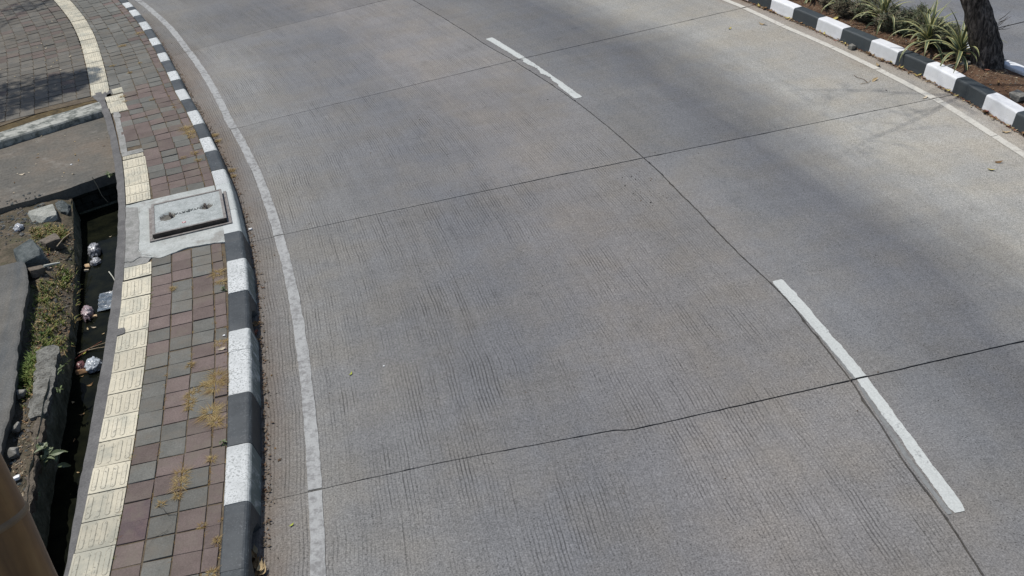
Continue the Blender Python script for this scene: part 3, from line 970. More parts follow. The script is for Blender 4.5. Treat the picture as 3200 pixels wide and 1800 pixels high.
# tactile tiles with raised bars standing in dirty grooves
def stadium(cx, hw, y0, y1, z, n=5):
    pts = []
    for i in range(n + 1):
        t = math.pi * i / n
        pts.append(Vector((cx + hw * math.cos(t), y1 - hw + hw * math.sin(t), z)))
    for i in range(n + 1):
        t = math.pi + math.pi * i / n
        pts.append(Vector((cx + hw * math.cos(t), y0 + hw + hw * math.sin(t), z)))
    return pts
def tile_mesh(seed, w=0.295, l=0.292):
    rnd = random.Random(seed)
    b = MB()
    hw, hl = w / 2, l / 2
    b.box(-hw, hw, -hl, hl, -0.05, -0.004, 0)
    for k in range(4):
        cx = -hw + w * (k + 0.5) / 4
        y0, y1 = -hl + 0.028, hl - 0.028
        ring_o = stadium(cx, 0.0204, y0 - 0.003, y1 + 0.003, -0.0032); ring_i = stadium(cx, 0.0165, y0, y1, -0.003)
        if rnd.random() < 0.8: b.grid([ring_i + [ring_i[0]], ring_o + [ring_o[0]]], 2)
        top = stadium(cx, 0.0142, y0 + 0.0025, y1 - 0.0025, -0.0008)
        b.grid([ring_i + [ring_i[0]], top + [top[0]]][::-1], 1)
        b.ngon(top, 1)
    return b.make("tactile_tile", ["tactile_cream", "tactile_rib", "tactile_grime"])
TM = [tile_mesh(i) for i in range(9)]
TST = math.degrees(0.3035 / 37.56)
def tile(R, a, z=SW + 0.001, ws=1.0, ls=1.0, parent=sw, extra=0.0):
    link("tactile_tile", TM[random.randrange(9)], parent, P(R, a, z + random.uniform(-0.002, 0.003)),
         (random.uniform(-0.01, 0.01), random.uniform(-0.008, 0.008), math.radians(a + extra + random.uniform(-0.5, 0.5))), (ws, ls, 1))
tl_a = [14.963, 14.4, 13.90, 13.42, 12.94, 12.45, 11.95, 11.46, 10.98, 10.51, 10.05, 9.60, 9.15]
bounds = tl_a + [8.69 - 0.461 * i for i in range(0, 24)]
tile(37.56, 15.22, ws=0.98, ls=0.92)
for x, y in zip(bounds, bounds[1:]):
    if y < -2: break
    tile(37.557, (x + y) / 2, ls=math.radians(x - y) * 37.56 / 0.303)
for x, y in ((20.02, 19.58), (19.58, 19.12), (19.12, 18.69), (18.69, 18.25), (18.25, 17.88)):
    tile(37.57, (x + y) / 2, ls=math.radians(x - y) * 37.57 / 0.303)
tile(37.565, 20.16, ls=0.42, ws=0.92)
a = 24.77
while a < 41:
    slope = (tact_L(a + 0.3) - tact_L(a - 0.3)) / (math.radians(0.6) * 37.5)
    tile(tact_L(a) + 0.142, a, ws=0.95, extra=-math.degrees(math.atan(slope)))
    a += TST * 1.0
for ac, r in ((24.05, 37.52), (23.6, 37.515), (23.22, 37.53)):
    tile(r, ac, ws=0.93, ls=0.9)
tile(37.60, 24.55, ws=0.55, ls=0.85)

# concrete edge strip along the drain, mortar patches
b = MB()
n = 300; rows = []
for i in range(n + 1):
    a = -12 + (24.75 + 12) * i / n
    w = 0.010 * n1(a * 3, 4) + 0.005 * n1(a * 14, 6)
    if a > 23.2: w -= 0.012
    wide = table([-12, 20.3, 20.5, 23.2, 23.5, 24.8], [37.408, 37.412, 37.40, 37.385, 37.37, 37.36])(a)
    inner = table([-12, 8.9, 9.6, 10.4, 12, 16.4, 18, 24.8], [37.40, 37.375, 37.345, 37.315, 37.30, 37.315, 37.325, 37.27])(a)
    rows.append([P(wide, a, 0.10), P(wide, a, SW - 0.002), P(inner + 0.012 + w, a, SW), P(inner + w, a, SW - 0.01), P(inner + w * 0.3, a, -0.7)])
b.grid(rows)
link("edge_strip", b.make("edge_strip", "edge_strip_concrete"), sw)
def patch(name, mat, pts, z, parent, thick=0.02):
    b = MB(); top = [P(R, a, z) for R, a in pts]
    b.ngon(top)
    n = len(top)
    c_ = sum(top, Vector()) / n
    ccw = sum((top[i].x - c_.x) * (top[(i + 1) % n].y - c_.y) - (top[i].y - c_.y) * (top[(i + 1) % n].x - c_.x) for i in range(n)) > 0
    if not ccw:
        b = MB(); top = list(reversed(top)); b.ngon(top)
    for i in range(n):
        p0, p1 = top[i], top[(i + 1) % n]
        b.quad(p0, p1, p1 - Vector((0, 0, thick)), p0 - Vector((0, 0, thick)))
    return link(name, b.make(name, mat), parent)
def ragged(pts, amp, seed, sub=8):
    out = []
    for i, (p0, p1) in enumerate(zip(pts, pts[1:] + pts[:1])):
        for k in range(sub):
            t = k / sub
            R = p0[0] + (p1[0] - p0[0]) * t; a = p0[1] + (p1[1] - p0[1]) * t
            s_ = i * 7.0 + k * 0.9
            out.append((R + amp * n1(s_, seed), a + math.degrees(amp * n1(s_, seed + 1) / 37.0)))
    return out
patch("mortar_patch", "mortar", ragged([(37.415, 20.45), (37.50, 20.45), (37.50, 22.6), (37.415, 22.9)], 0.012, 3), SW + 0.003, sw)
patch("mortar_patch", "mortar", ragged([(37.425, 22.65), (37.52, 22.6), (37.51, 23.0), (37.43, 23.05)], 0.012, 5), SW + 0.006, sw)
patch("mortar_patch", "mortar", ragged([(37.42, 20.25), (37.71, 20.27), (37.71, 20.47), (37.42, 20.46)], 0.008, 9), SW + 0.002, sw)
patch("mortar_patch", "mortar", ragged([(37.415, 15.42), (37.66, 15.40), (37.70, 15.56), (37.42, 15.75)], 0.006, 19), SW + 0.003, sw)
patch("mortar_patch", "edge_strip_concrete", ragged([(37.41, 13.37), (37.485, 13.40), (37.475, 13.56), (37.41, 13.56)], 0.008, 21), SW + 0.006, sw)

patch("mortar_patch", "edge_strip_concrete", ragged([(37.26, 24.10), (37.40, 24.10), (37.42, 24.45), (37.50, 24.50), (37.50, 24.72), (37.20, 24.60)], 0.006, 41), SW - 0.004, sw)
# concrete apron round the manhole
patch("concrete_apron", "apron_concrete",
      ragged([(37.42, 17.80), (37.75, 17.82), (38.50, 17.80), (38.515, 15.50), (38.40, 15.56), (38.1, 15.62), (37.80, 15.46), (37.62, 15.62), (37.44, 15.72)], 0.014, 31, 7), SW + 0.007, sw, 0.05)
patch("concrete_apron", "mortar",
      ragged([(37.416, 17.72), (37.56, 17.60), (37.575, 16.6), (37.56, 15.9), (37.6, 15.68), (37.5, 15.55), (37.418, 15.6)], 0.012, 37, 6), SW + 0.010, sw, 0.02)

# ------------------------------------------------------------------ manhole
mc_a, mc_R = 16.775, 38.155
mh = thing("manhole_cover", "rectangular concrete manhole lid in a raised rusty steel frame on the sidewalk", "manhole cover", P(mc_R, mc_a, SW + 0.007), rot=(0, 0, math.radians(mc_a)))
hx, hy = 0.42, 0.40
b = MB()   # outer flange lying on the apron
for (x0, x1, y0, y1) in ((-hx - 0.045, -hx - 0.012, -hy - 0.03, hy + 0.02), (hx + 0.012, hx + 0.05, -hy - 0.03, hy + 0.02), (-hx - 0.045, hx + 0.05, -hy - 0.055, -hy - 0.03)):
    b.box(x0, x1, y0, y1, -0.01, 0.016)
link("flange", b.make("flange", "steel_flange"), mh)
b = MB()
t = 0.030
for (x0, x1, y0, y1) in ((-hx, -hx + t, -hy, hy), (hx - t, hx, -hy, hy), (-hx + t, hx - t, -hy, -hy + t), (-hx + t, hx - t, hy - t, hy)):
    b.box(x0, x1, y0, y1, -0.008, 0.062)
fr = link("frame", b.make("frame", "rusty_steel"), mh)
b = MB()
b.box(-hx - 0.002, -hx + t, -hy - 0.002, hy, 0.062, 0.067); b.box(hx - t, hx + 0.002, -hy - 0.002, hy, 0.062, 0.067)
b.box(-hx + t, hx - t, -hy - 0.002, -hy + t - 0.012, 0.062, 0.066); b.box(-hx + t, hx - t, hy - t, hy, 0.062, 0.066)
link("frame_rim", b.make("frame_rim", "steel_flange"), mh)
b = MB()
rows = []
for i in range(41):
    y = -hy + t + (2 * hy - 2 * t) * i / 40
    row_ = []
    for j in range(41):
        x = -hx + t + (2 * hx - 2 * t) * j / 40
        z = 0.060 + 0.0016 * n1(x * 9 + y * 31, 3)
        for (cx, cy, r) in ((0.215, 0.03, 0.072), (-0.245, -0.01, 0.095)):
            d = math.hypot(x - cx, (y - cy))
            if d < r: z -= 0.045 * (1 - (d / r) ** 2) ** 0.5
        row_.append(Vector((x, y, z)))
    rows.append(row_)
b.grid(rows, 0)
for k, f in enumerate(b.f):
    c_ = sum((b.v[q] for q in f), Vector()) / 4
    for (cx, cy, r) in ((0.215, 0.03, 0.070), (-0.245, -0.01, 0.093)):
        if math.hypot(c_.x - cx, c_.y - cy) < r: b.m[k] = 1
lid = link("lid", b.make("lid", ["lid_concrete", "pocket_concrete"], True), mh)
for (cx, cy) in ((0.205, 0.035), (-0.205, 0.0)):
    pts = [Vector((cx - 0.01, cy + 0.05, 0.03)), Vector((cx - 0.006, cy + 0.045, 0.07)), Vector((cx, cy + 0.01, 0.085)), Vector((cx + 0.006, cy - 0.04, 0.072)), Vector((cx + 0.012, cy - 0.048, 0.03))]
    b = MB(); b.tube(pts, [0.012] * 5, 7)
    link("lifting_handle", b.make("lifting_handle", "rusty_steel", True), mh)
def lettering(body, loc, size, rotz, parent, mat, name="lettering"):
    cu = bpy.data.curves.new(name, 'FONT'); cu.body = body; cu.size = size; cu.align_x = 'CENTER'; cu.align_y = 'CENTER'; cu.extrude = 0.0006; cu.offset = 0.0009
    tmp = bpy.data.objects.new("tmp", cu); COL.objects.link(tmp)
    dg = bpy.context.evaluated_depsgraph_get(); dg.update()
    me = bpy.data.meshes.new_from_object(tmp.evaluated_get(dg))
    bpy.data.objects.remove(tmp); bpy.data.curves.remove(cu)
    me.materials.clear(); me.materials.append(MATS[mat])
    return link(name, me, parent, loc, (0, 0, rotz))
lettering("INTA", (0.093, 0.02, 0.0632), 0.068, math.pi, mh, "lettering_grey")
lettering("ARTA", (-0.075, 0.005, 0.0632), 0.068, math.pi, mh, "lettering_grey")
b = MB(); b.box(0.0, 0.022, -0.025, 0.045, 0.0602, 0.0626)
link("lettering_bar", b.make("lettering_bar", "lettering_grey"), mh)
b = MB()
for mi, (r0, r1) in enumerate(((0.011, 0.019), (0.0, 0.011))):
    o_ = [Vector((-0.06 + r1 * 1.15 * math.cos(t_ * math.pi / 6), -0.262 + r1 * 0.95 * math.sin(t_ * math.pi / 6), 0.0642 + 0.0004 * mi)) for t_ in range(12)]
    if r0 == 0: b.ngon(o_, 1)
    else:
        i_ = [Vector((-0.06 + r0 * 1.15 * math.cos(t_ * math.pi / 6), -0.262 + r0 * 0.95 * math.sin(t_ * math.pi / 6), 0.0642)) for t_ in range(12)]
        b.grid([i_ + [i_[0]], o_ + [o_[0]]], 0)
cap = link("bottle_cap", b.make("bottle_cap", ["red_plastic", "white_scrap"]), None, None)
cap.matrix_world = Matrix.Translation(P(mc_R, mc_a, SW + 0.007)) @ Matrix.Rotation(math.radians(mc_a), 4, 'Z')
tag(cap, "small red and white bottle cap on the manhole lid", "bottle cap")

# ------------------------------------------------------------------ drain: channel, water
WZ = -0.40
wall_R = table([-12, 8, 10.1, 11, 12, 13, 14.4, 16.8, 19.9, 24], [37.0, 36.93, 36.875, 36.815, 36.775, 36.765, 36.74, 36.70, 36.67, 36.67])
def verge_wall_z(a):   # height of the bank where it meets the channel wall
    return table([-12, 12.9, 13.6, 14.2, 15.2, 17.0, 18.2, 19.0, 20], [0.05, 0.05, -0.02, -0.19, -0.22, -0.22, -0.12, -0.10, -0.06])(a)
b = MB(); rows = []
n = 260
for i in range(n + 1):
    a = -12 + (19.78 + 12) * i / n
    w = 0.010 * n1(a * 4, 9)
    zt = verge_wall_z(a)
    row_ = []
    for k in range(9):
        z = zt + 0.012 * n1(a * 7, 2) + (-0.75 - zt) * k / 8
        row_.append(P(wall_R(a) + w + 0.014 * n1(a * 6.0 + z * 9, 12) - 0.01 * (1 if k == 0 else 0), a, z))
    rows.append(row_)
b.grid([list(reversed(r)) for r in rows])
dr = link("drain_channel", b.make("drain_channel", "mossy_wall"))
tag(dr, "narrow open drain channel with dark mossy walls beside the sidewalk", "drain", kind="structure")
wt = sheet("drain_water", "drain_water", lambda a: wall_R(a) - 0.05, 37.42, -12, 24.0, WZ, 0.5, 2)
tag(wt, "still black water lying in the roadside drain", "water", kind="structure")

# driveway slab that bridges the drain
def drive_z(R, a): return 0.045 * min(1.0, max(0.0, (a - 19.9) / 3.3)) + 0.012 * n1(R * 1.7 + a, 2) + 0.004 * n1(R * 9 + a * 7, 4)
near_a = table([30, 34, 35.8, 36.25, 36.67, 36.9, 37.3], [19.4, 19.45, 19.63, 19.70, 19.82, 19.92, 20.09])
far_a = table([30, 35.81, 37.24], [22.0, 22.99, 23.42])
b = MB(); rows = []
NR = 60; NA = 26
for i in range(NA + 1):
    row_ = []
    for j in range(NR + 1):
        R = 30.0 + (37.305 - 30.0) * (j / NR)
        lo = near_a(R) + 0.06 * n1(R * 6, 15) + 0.03 * n1(R * 19, 16) ; hi = far_a(R) + 0.3
        a = lo + (hi - lo) * i / NA
        q = P(R, a, 0.05); q.z += drive_z(R, a); row_.append(q)
    rows.append(row_)
b.grid([list(reversed(r)) for r in rows])
b.grid([rows[0], [Vector((q.x, q.y, q.z - 0.035)) + (q - Vector((OX, OY, q.z))).orthogonal() * 0 for q in rows[0]], [Vector((q.x, q.y, -0.10)) for q in rows[0]]])
dw = link("driveway", b.make("driveway", "driveway_concrete"))
tag(dw, "rough weathered concrete driveway slab bridging the drain", "driveway", kind="structure")
# brick end wall of the culvert under it
b = MB()
w0 = P(36.66, 20.0, 0); w1 = P(37.31, 20.20, 0)
dirw = (w1 - w0).normalized(); nrm = Vector((dirw.y, -dirw.x, 0))
def wall_pt(u, z, out=0.0): return w0 + dirw * u + nrm * out + Vector((0, 0, z))
L_ = (w1 - w0).length
b.quad(wall_pt(-0.02, -0.09), wall_pt(-0.02, -0.75), wall_pt(L_ + 0.01, -0.75), wall_pt(L_ + 0.01, -0.09))
cw = link("culvert_wall", b.make("culvert_wall", "dark_mortar"))
tag(cw, "shaded mossy brick wall closing the drain under the driveway", "wall")
bb = MB(); bb.box(0.0, 1.0, -0.02, 0.0, 0.0, 1.0)
bmesh_ = bb.make("brick", "dark_brick")
zc = -0.075
for course in range(3):
    hgt = 0.088
    u = -0.02 - (0.12 if course % 2 else 0)
    while u < L_:
        l = 0.225
        u0, u1 = max(u, -0.01), min(u + l, L_)
        if u1 - u0 > 0.03:
            o = link("brick", bmesh_, cw, wall_pt(u0, zc - hgt - random.uniform(0, .004), random.uniform(0.0, 0.012)), (0, 0, math.atan2(dirw.y, dirw.x)), (u1 - u0 - 0.012, 1, hgt))
        u += l + 0.008
    zc -= hgt + 0.012
b = MB(); b.box(0, L_, -0.035, 0.0, 0, 0.085)
link("beam", b.make("beam", "mossy_wall"), cw, wall_pt(0, zc - 0.085, 0.0), (0, 0, math.atan2(dirw.y, dirw.x)))

# low kerb wall with moss between driveway and forecourt
def band(name, mat, lo, hi, z0, z1, parent=None, front=0.0, R0=30.0, R1=37.29, amp=0.006, seed=1):
    b = MB(); rows = []
    n = 70
    for i in range(n + 1):
        R = R0 + (R1 - R0) * i / n
        l = lo(R) + math.degrees(amp * (n1(R * 8, seed) + n1(R * 25, seed + 1)) / 36.5); h = hi(R) + math.degrees(amp * n1(R * 7, seed + 2) / 36.5)
        mid = (l + h) / 2
        rz = z1 + 0.008 * n1(R * 5, seed + 4)
        rows.append([P(R, l - 0.012, z0), P(R, l, rz - 0.02), P(R, l + 0.03, rz), P(R, mid, rz + 0.004), P(R, h, rz), P(R, h, z0)])
    b.grid(rows)
    return link(name, b.make(name, mat), parent)
fr_lo = table([30, 35.81, 37.24], [21.97, 22.96, 23.40]); fr_mid = table([30, 35.81, 36.47, 37.24], [22.5, 23.53, 23.86, 24.05])
dk = band("driveway_kerb", "weathered_whitewash", fr_lo, fr_mid, 0.0, SW - 0.005)
tag(dk, "low weathered whitewashed kerb between driveway and paver forecourt", "kerb", kind="structure")
mo = band("moss_strip", "moss_dirt", lambda R: fr_mid(R) + 0.005, lambda R: fedge(R) + 0.02, 0.0, SW - 0.022, amp=0.02, seed=8)
tag(mo, "dry brown moss and dirt strip behind the driveway kerb", "moss", kind="structure")

# concrete path left of the verge
path_R = table([-12, 8, 10, 11.7, 12.4, 13.2, 13.9, 15.1, 16.1, 16.8, 17.0], [36.75, 36.66, 36.58, 36.516, 36.50, 36.457, 36.403, 36.36, 36.342, 36.251, 36.20])
b = MB(); rows = []; n = 280
for i in range(n + 1):
    a = -12 + (16.85 + 12) * i / n
    e = path_R(a) + 0.018 * n1(a * 5, 3) + 0.010 * n1(a * 17, 4) + 0.006 * n1(a * 47, 5)
    rows.append([P(25.0, a, 0.09), P(34.0, a, 0.10), P(35.5, a, 0.10), P(e - 0.02, a, 0.10), P(e, a, 0.092 + 0.004 * n1(a * 30, 7)), P(e - 0.03, a, -0.03)])
b.grid([list(reversed(r)) for r in rows])
last = rows[-1]
b.quad(last[0], last[3], last[3] - Vector((0, 0, .2)), last[0] - Vector((0, 0, .2)))
pth = link("concrete_path", b.make("concrete_path", "path_concrete"))
tag(pth, "smooth grey concrete path with a broken ragged edge by the verge", "path", kind="structure")

# verge of soil between path and drain
def verge_z(R, a):
    t = min(1.0, max(0.0, (R - 36.25) / max(0.05, wall_R(a) - 36.25)))
    base = -0.01 * (1 - t) - 0.06 * max(0.0, 1 - (R - path_R(a)) / 0.10) * (1 if R > path_R(a) - 0.05 and a < 16.8 else 0) + verge_wall_z(a) * t ** 1.6 - 0.01
    if a < 13.2:   # trough between path and ledge
        base = -0.02 - 0.06 * max(0.0, 1 - abs(R - path_R(a)) / 0.12)
    return base + 0.022 * n1(R * 7 + a * 3, 3) + 0.012 * n1(R * 19 + a * 11, 5)
b = MB(); rows = []
for i in range(330):
    a = -12 + (20.0 + 12) * i / 329
    row_ = []
    for j in range(24):
        R = 34.5 + (wall_R(a) - 0.004 - 34.5) * (j / 23) ** 0.6
        q = P(R, a, 0); q.z = verge_z(R, a)
        row_.append(q)
    rows.append(row_)
b.grid([list(reversed(r)) for r in rows])
vg = link("verge", b.make("verge", "verge_soil", True))
tag(vg, "untidy earth verge with weeds between concrete path and drain", "verge", kind="structure")

# broken ledge on top of the channel wall
def ledge(a0, a1, i_off, mat, z, seed, lab):
    b = MB(); rows = []; n = int((a1 - a0) / 0.06)
    for i in range(n + 1):
        a = a0 + (a1 - a0) * i / n
        ro = wall_R(a) + 0.022 + 0.022 * n1(a * 6, seed) + 0.016 * n1(a * 21, seed + 1) + 0.008 * n1(a * 55, seed + 8)
        ri = i_off(a) + 0.03 * n1(a * 5, seed + 2) + 0.022 * n1(a * 18, seed + 3) + 0.012 * n1(a * 47, seed + 9)
        zz = z + 0.012 * n1(a * 4, seed + 4)
        if i in (0, n): ro -= 0.03; ri += 0.03
        row_ = [P(ri, a, -0.08)]
        for k in range(5):
            t_ = k / 4
            row_.append(P(ri + (ro - ri) * t_, a, zz + 0.012 * n1(a * 9 + t_ * 5, seed + 6) - (0.012 if k in (0, 4) else 0)))
        row_.append(P(ro - 0.015, a, zz - 0.10)); row_.append(P(ro - 0.06, a, -0.2))
        rows.append(row_)
    b.grid([list(reversed(r)) for r in rows]); b.ngon(rows[0][:]); b.ngon(list(reversed(rows[-1])))
    o = link("drain_ledge", b.make("drain_ledge", mat))
    tag(o, lab, "ledge")
ledge(12.2, 13.95, table([12.2, 13, 13.95], [36.63, 36.60, 36.55]), "ledge_concrete", 0.03, 3, "pale crumbling concrete ledge on the drain wall beside green grass")
ledge(7.5, 12.15, table([7.5, 10.3, 11.2, 12.2], [36.82, 36.80, 36.79, 36.68]), "ledge_brown", 0.035, 13, "narrow brownish concrete ledge running along the drain wall under leafy weed")

# ------------------------------------------------------------------ rubble, rocks, gravel
def chunk(name, lab, cat, R, a, z, size, mat, seed, rotz=0.0, group=None, tilt=(0, 0), rough=0.18, sub=3):
    bm = bmesh.new()
    r_ = random.Random(int(seed * 1000))
    for _ in range(26):
        q_ = [r_.uniform(-0.5, 0.5) for _ in range(3)]
        ax_ = r_.randrange(3); q_[ax_] = math.copysign(0.5 - r_.random() * rough * 0.8, q_[ax_])
        bm.verts.new(q_)
    res = bmesh.ops.convex_hull(bm, input=bm.verts[:])
    bmesh.ops.delete(bm, geom=[v for v in bm.verts if not v.link_faces], context='VERTS')
    bmesh.ops.bevel(bm, geom=bm.edges[:], offset=0.02, segments=1, affect='EDGES')
    bmesh.ops.triangulate(bm, faces=bm.faces[:])
    bmesh.ops.subdivide_edges(bm, edges=bm.edges[:], cuts=2 if sub > 3 else 1, use_grid_fill=True)
    for v in bm.verts:
        v.co += Vector((mnoise.noise(v.co * 7 + Vector((seed, 0, 0))), mnoise.noise(v.co * 7 + Vector((0, seed, 0))), mnoise.noise(v.co * 7 + Vector((0, 0, seed))))) * rough * 0.22
    for v in bm.verts: v.co = Vector((v.co.x * size[0], v.co.y * size[1], v.co.z * size[2]))
    me = bpy.data.meshes.new(name); bm.to_mesh(me); bm.free()
    me.materials.append(MATS[mat])
    p_ = P(R, a, z)
    o = link(name, me, None, (p_.x, p_.y, z), (tilt[0], tilt[1], math.radians(a) + rotz))
    return tag(o, lab, cat, group)
chunk("concrete_slab_piece", "pale broken concrete slab piece at the driveway edge", "rubble", 36.34, 18.95, -0.02, (0.34, 0.40, 0.12), "concrete_rubble_pale", 3.3, 0.1, rough=0.14)
chunk("rubble_block", "dark blue grey jagged concrete block by the end of the path", "rubble", 36.27, 17.15, 0.05, (0.33, 0.46, 0.16), "concrete_rubble_dark", 8.1, 0.3, tilt=(0.05, -0.12), rough=0.2)
chunk("rubble_block", "rounded brown grey concrete lump behind the dark jagged block", "rubble", 36.46, 17.78, -0.04, (0.24, 0.30, 0.16), "concrete_rubble_brown", 5.7, 0.2, rough=0.16)
chunk("rubble_block", "flat brown slab fragment below the dark jagged block", "rubble", 36.36, 16.63, 0.0, (0.17, 0.16, 0.10), "concrete_rubble_brown", 12.7, 0.5, rough=0.1)
chunk("rubble_heap", "rough grey mortar heap at the corner of the driveway bridge", "rubble", 36.56, 19.35, -0.13, (0.20, 0.52, 0.26), "concrete_rubble_dark", 17.1, 0.0, rough=0.26, sub=5)
chunk("rock", "grey stone lying on the soil next to the median kerb and dark post", "rock", 48.68, 14.42, 0.19, (0.18, 0.24, 0.10), "rock_grey", 2.2, rough=0.16)
chunk("rock", "small grey stone at the foot of the median tree", "rock", 48.88, 15.83, 0.19, (0.13, 0.12, 0.11), "rock_grey", 6.2, rough=0.16)
chunk("rock", "small round stone leaning on a black median kerb block", "rock", 48.33, 17.87, 0.035, (0.10, 0.11, 0.08), "rock_grey", 9.2, rough=0.14)
chunk("rock", "pale stone on the soil behind a white median kerb block", "rock", 48.68, 15.9, 0.17, (0.11, 0.13, 0.06), "rock_grey", 19.2, rough=0.14)
chunk("stone_bit", "white stone chip on the dirt between path and drain ledge", "stone", 36.68, 11.0, 0.01, (0.06, 0.05, 0.03), "white_scrap", 4.2, rough=0.15)
for R, a, lab in ((36.50, 12.9, "grey stone wedged at the ragged path edge near the fern grass"), (36.54, 12.1, "grey stone wedged at the ragged path edge by the bare dirt"), (36.58, 11.55, "bluish stone half buried at the ragged path edge")):
    chunk("stone_bit", lab, "stone", R, a, 0.0, (0.09, 0.10, 0.08), "rock_grey", R * 3 + a, rough=0.2)

def scatter_stones(name, lab, n, Rr, ar, zf, sr, mat, seed, weight=None):
    rnd = random.Random(seed)
    b = MB()
    for _ in range(n):
        R = rnd.uniform(*Rr); a = rnd.uniform(*ar)
        if weight and rnd.random() > weight(R, a): continue
        s_ = rnd.uniform(*sr) * (0.6 + 0.8 * rnd.random() ** 3)
        c_ = P(R, a, 0); c_.z = zf(R, a) + s_ * 0.25
        rz = rnd.uniform(0, 6.28); ex = rnd.uniform(0.7, 1.5)
        pts = []
        for (x, y, z) in ((1, 0, 0), (0, 1, 0), (-1, 0, 0), (0, -1, 0), (0, 0, 0.7), (0, 0, -0.7)):
            x *= s_ * ex * rnd.uniform(.7, 1.2); y *= s_ * rnd.uniform(.7, 1.2); z *= s_ * rnd.uniform(.6, 1.2)
            pts.append(c_ + Vector((x * math.cos(rz) - y * math.sin(rz), x * math.sin(rz) + y * math.cos(rz), z)))
        mi = rnd.randrange(len(mat))
        for i in range(4):
            k = (i + 1) % 4
            b.tri(pts[i], pts[k], pts[4], mi); b.tri(pts[k], pts[i], pts[5], mi)
    o = link(name, b.make(name, mat)); tag(o, lab, "gravel", kind="stuff")
scatter_stones("gravel", "loose gravel beside the driveway edge above the drain", 1500, (35.3, 36.35), (17.6, 20.3), lambda R, a: max(verge_z(R, a), 0.05 + drive_z(R, a) if a > near_a(R) else -1), (0.008, 0.028), ["gravel_stone", "concrete_rubble", "concrete_rubble_brown", "concrete_rubble_dark"], 3,
               lambda R, a: max(0.0, 1 - abs(a - 18.9) / 1.2) * (0.3 + 0.7 * (R - 35.3)))
scatter_stones("gravel", "small stones and crumbs strewn over the earth verge", 1500, (36.3, 36.85), (9.5, 18.5), verge_z, (0.005, 0.024), ["concrete_rubble_brown", "gravel_stone", "concrete_rubble_dark"], 5, lambda R, a: 1.0 if R < wall_R(a) - 0.03 else 0.0)
scatter_stones("gravel", "crumbs of soil and stone on the median strip", 900, (48.6, 49.3), (11, 22), lambda R, a: 0.150 + soil_z(R, a), (0.005, 0.016), ["median_soil", "rock_grey", "concrete_rubble_brown"], 9)
scatter_stones("road_grit", "dark grit and mud crumbs lying on the concrete road", 420, (38.75, 47.8), (7, 30), lambda R, a: 0.0, (0.004, 0.011), ["twig_brown", "under_road", "rock_grey"], 12,
               lambda R, a: 0.35 if R > 39.3 else 1.0)
scatter_stones("road_grit", "black mud spatter beside the centre joint of the road", 55, (43.1, 43.62), (14.0, 15.2), lambda R, a: 0.0, (0.004, 0.010), ["under_road", "twig_brown"], 15)
scatter_stones("road_grit", "fine gutter sand along the foot of the sidewalk kerb", 1500, (38.66, 38.95), (7, 30), lambda R, a: 0.0, (0.003, 0.009), ["plain_dirt", "gravel_stone", "leaf_brown"], 18, lambda R, a: max(0, 1 - (R - 38.66 - warp(a)) / 0.25))

def litter(name, lab, n, pos, mats, seed):
    rnd = random.Random(seed); b = MB()
    for _ in range(n):
        c_ = pos(rnd); L = rnd.uniform(0.006, 0.022); w = L * rnd.uniform(0.25, 0.6); az = rnd.uniform(0, 6.28)
        u = Vector((math.cos(az), math.sin(az), rnd.uniform(-.4, .5))); v = Vector((-math.sin(az), math.cos(az), rnd.uniform(-.5, .5)))
        c_.z += 0.3 * L
        b.quad(c_ - u * L, c_ - v * w, c_ + u * L, c_ + v * w, rnd.randrange(len(mats)))
    o = link(name, b.make(name, mats)); tag(o, lab, "litter", kind="stuff")
def _mk(r):
    a = r.uniform(11, 23); return P(median_front(a) - 0.006 - abs(r.gauss(0, 0.022)), a, r.random() * 0.012)
litter("leaf_litter", "thin dark line of crumbled leaves along the foot of the median kerb", 2600, _mk, ["leaf_brown", "twig_brown", "twig_brown", "leaf_red", "median_soil", "straw"], 4)
def _ms(r):
    a = r.uniform(11, 22); R = r.uniform(48.62, 49.28); return P(R, a, 0.150 + soil_z(R, a))
litter("leaf_litter", "crumbled leaves and bark scattered on the median soil", 2600, _ms, ["leaf_brown", "twig_brown", "straw", "median_soil"], 5)
def _mv(r):
    a = r.uniform(9.5, 18.6); R = r.uniform(path_R(a), wall_R(a)); return P(R, a, verge_z(R, a))
litter("leaf_litter", "crumbled leaves scattered on the earth verge", 1800, _mv, ["leaf_brown", "twig_brown", "straw", "verge_soil"], 6)
def _mg(r):
    a = r.uniform(7, 31); return P(kerb_in(a) + kerb_w(a) + 0.008 + abs(r.gauss(0, 0.03)), a, r.random() * 0.008)
litter("leaf_litter", "dusty crumbs of leaf along the foot of the sidewalk kerb", 1300, _mg, ["twig_brown", "plain_dirt", "median_soil", "plain_dirt"], 7)

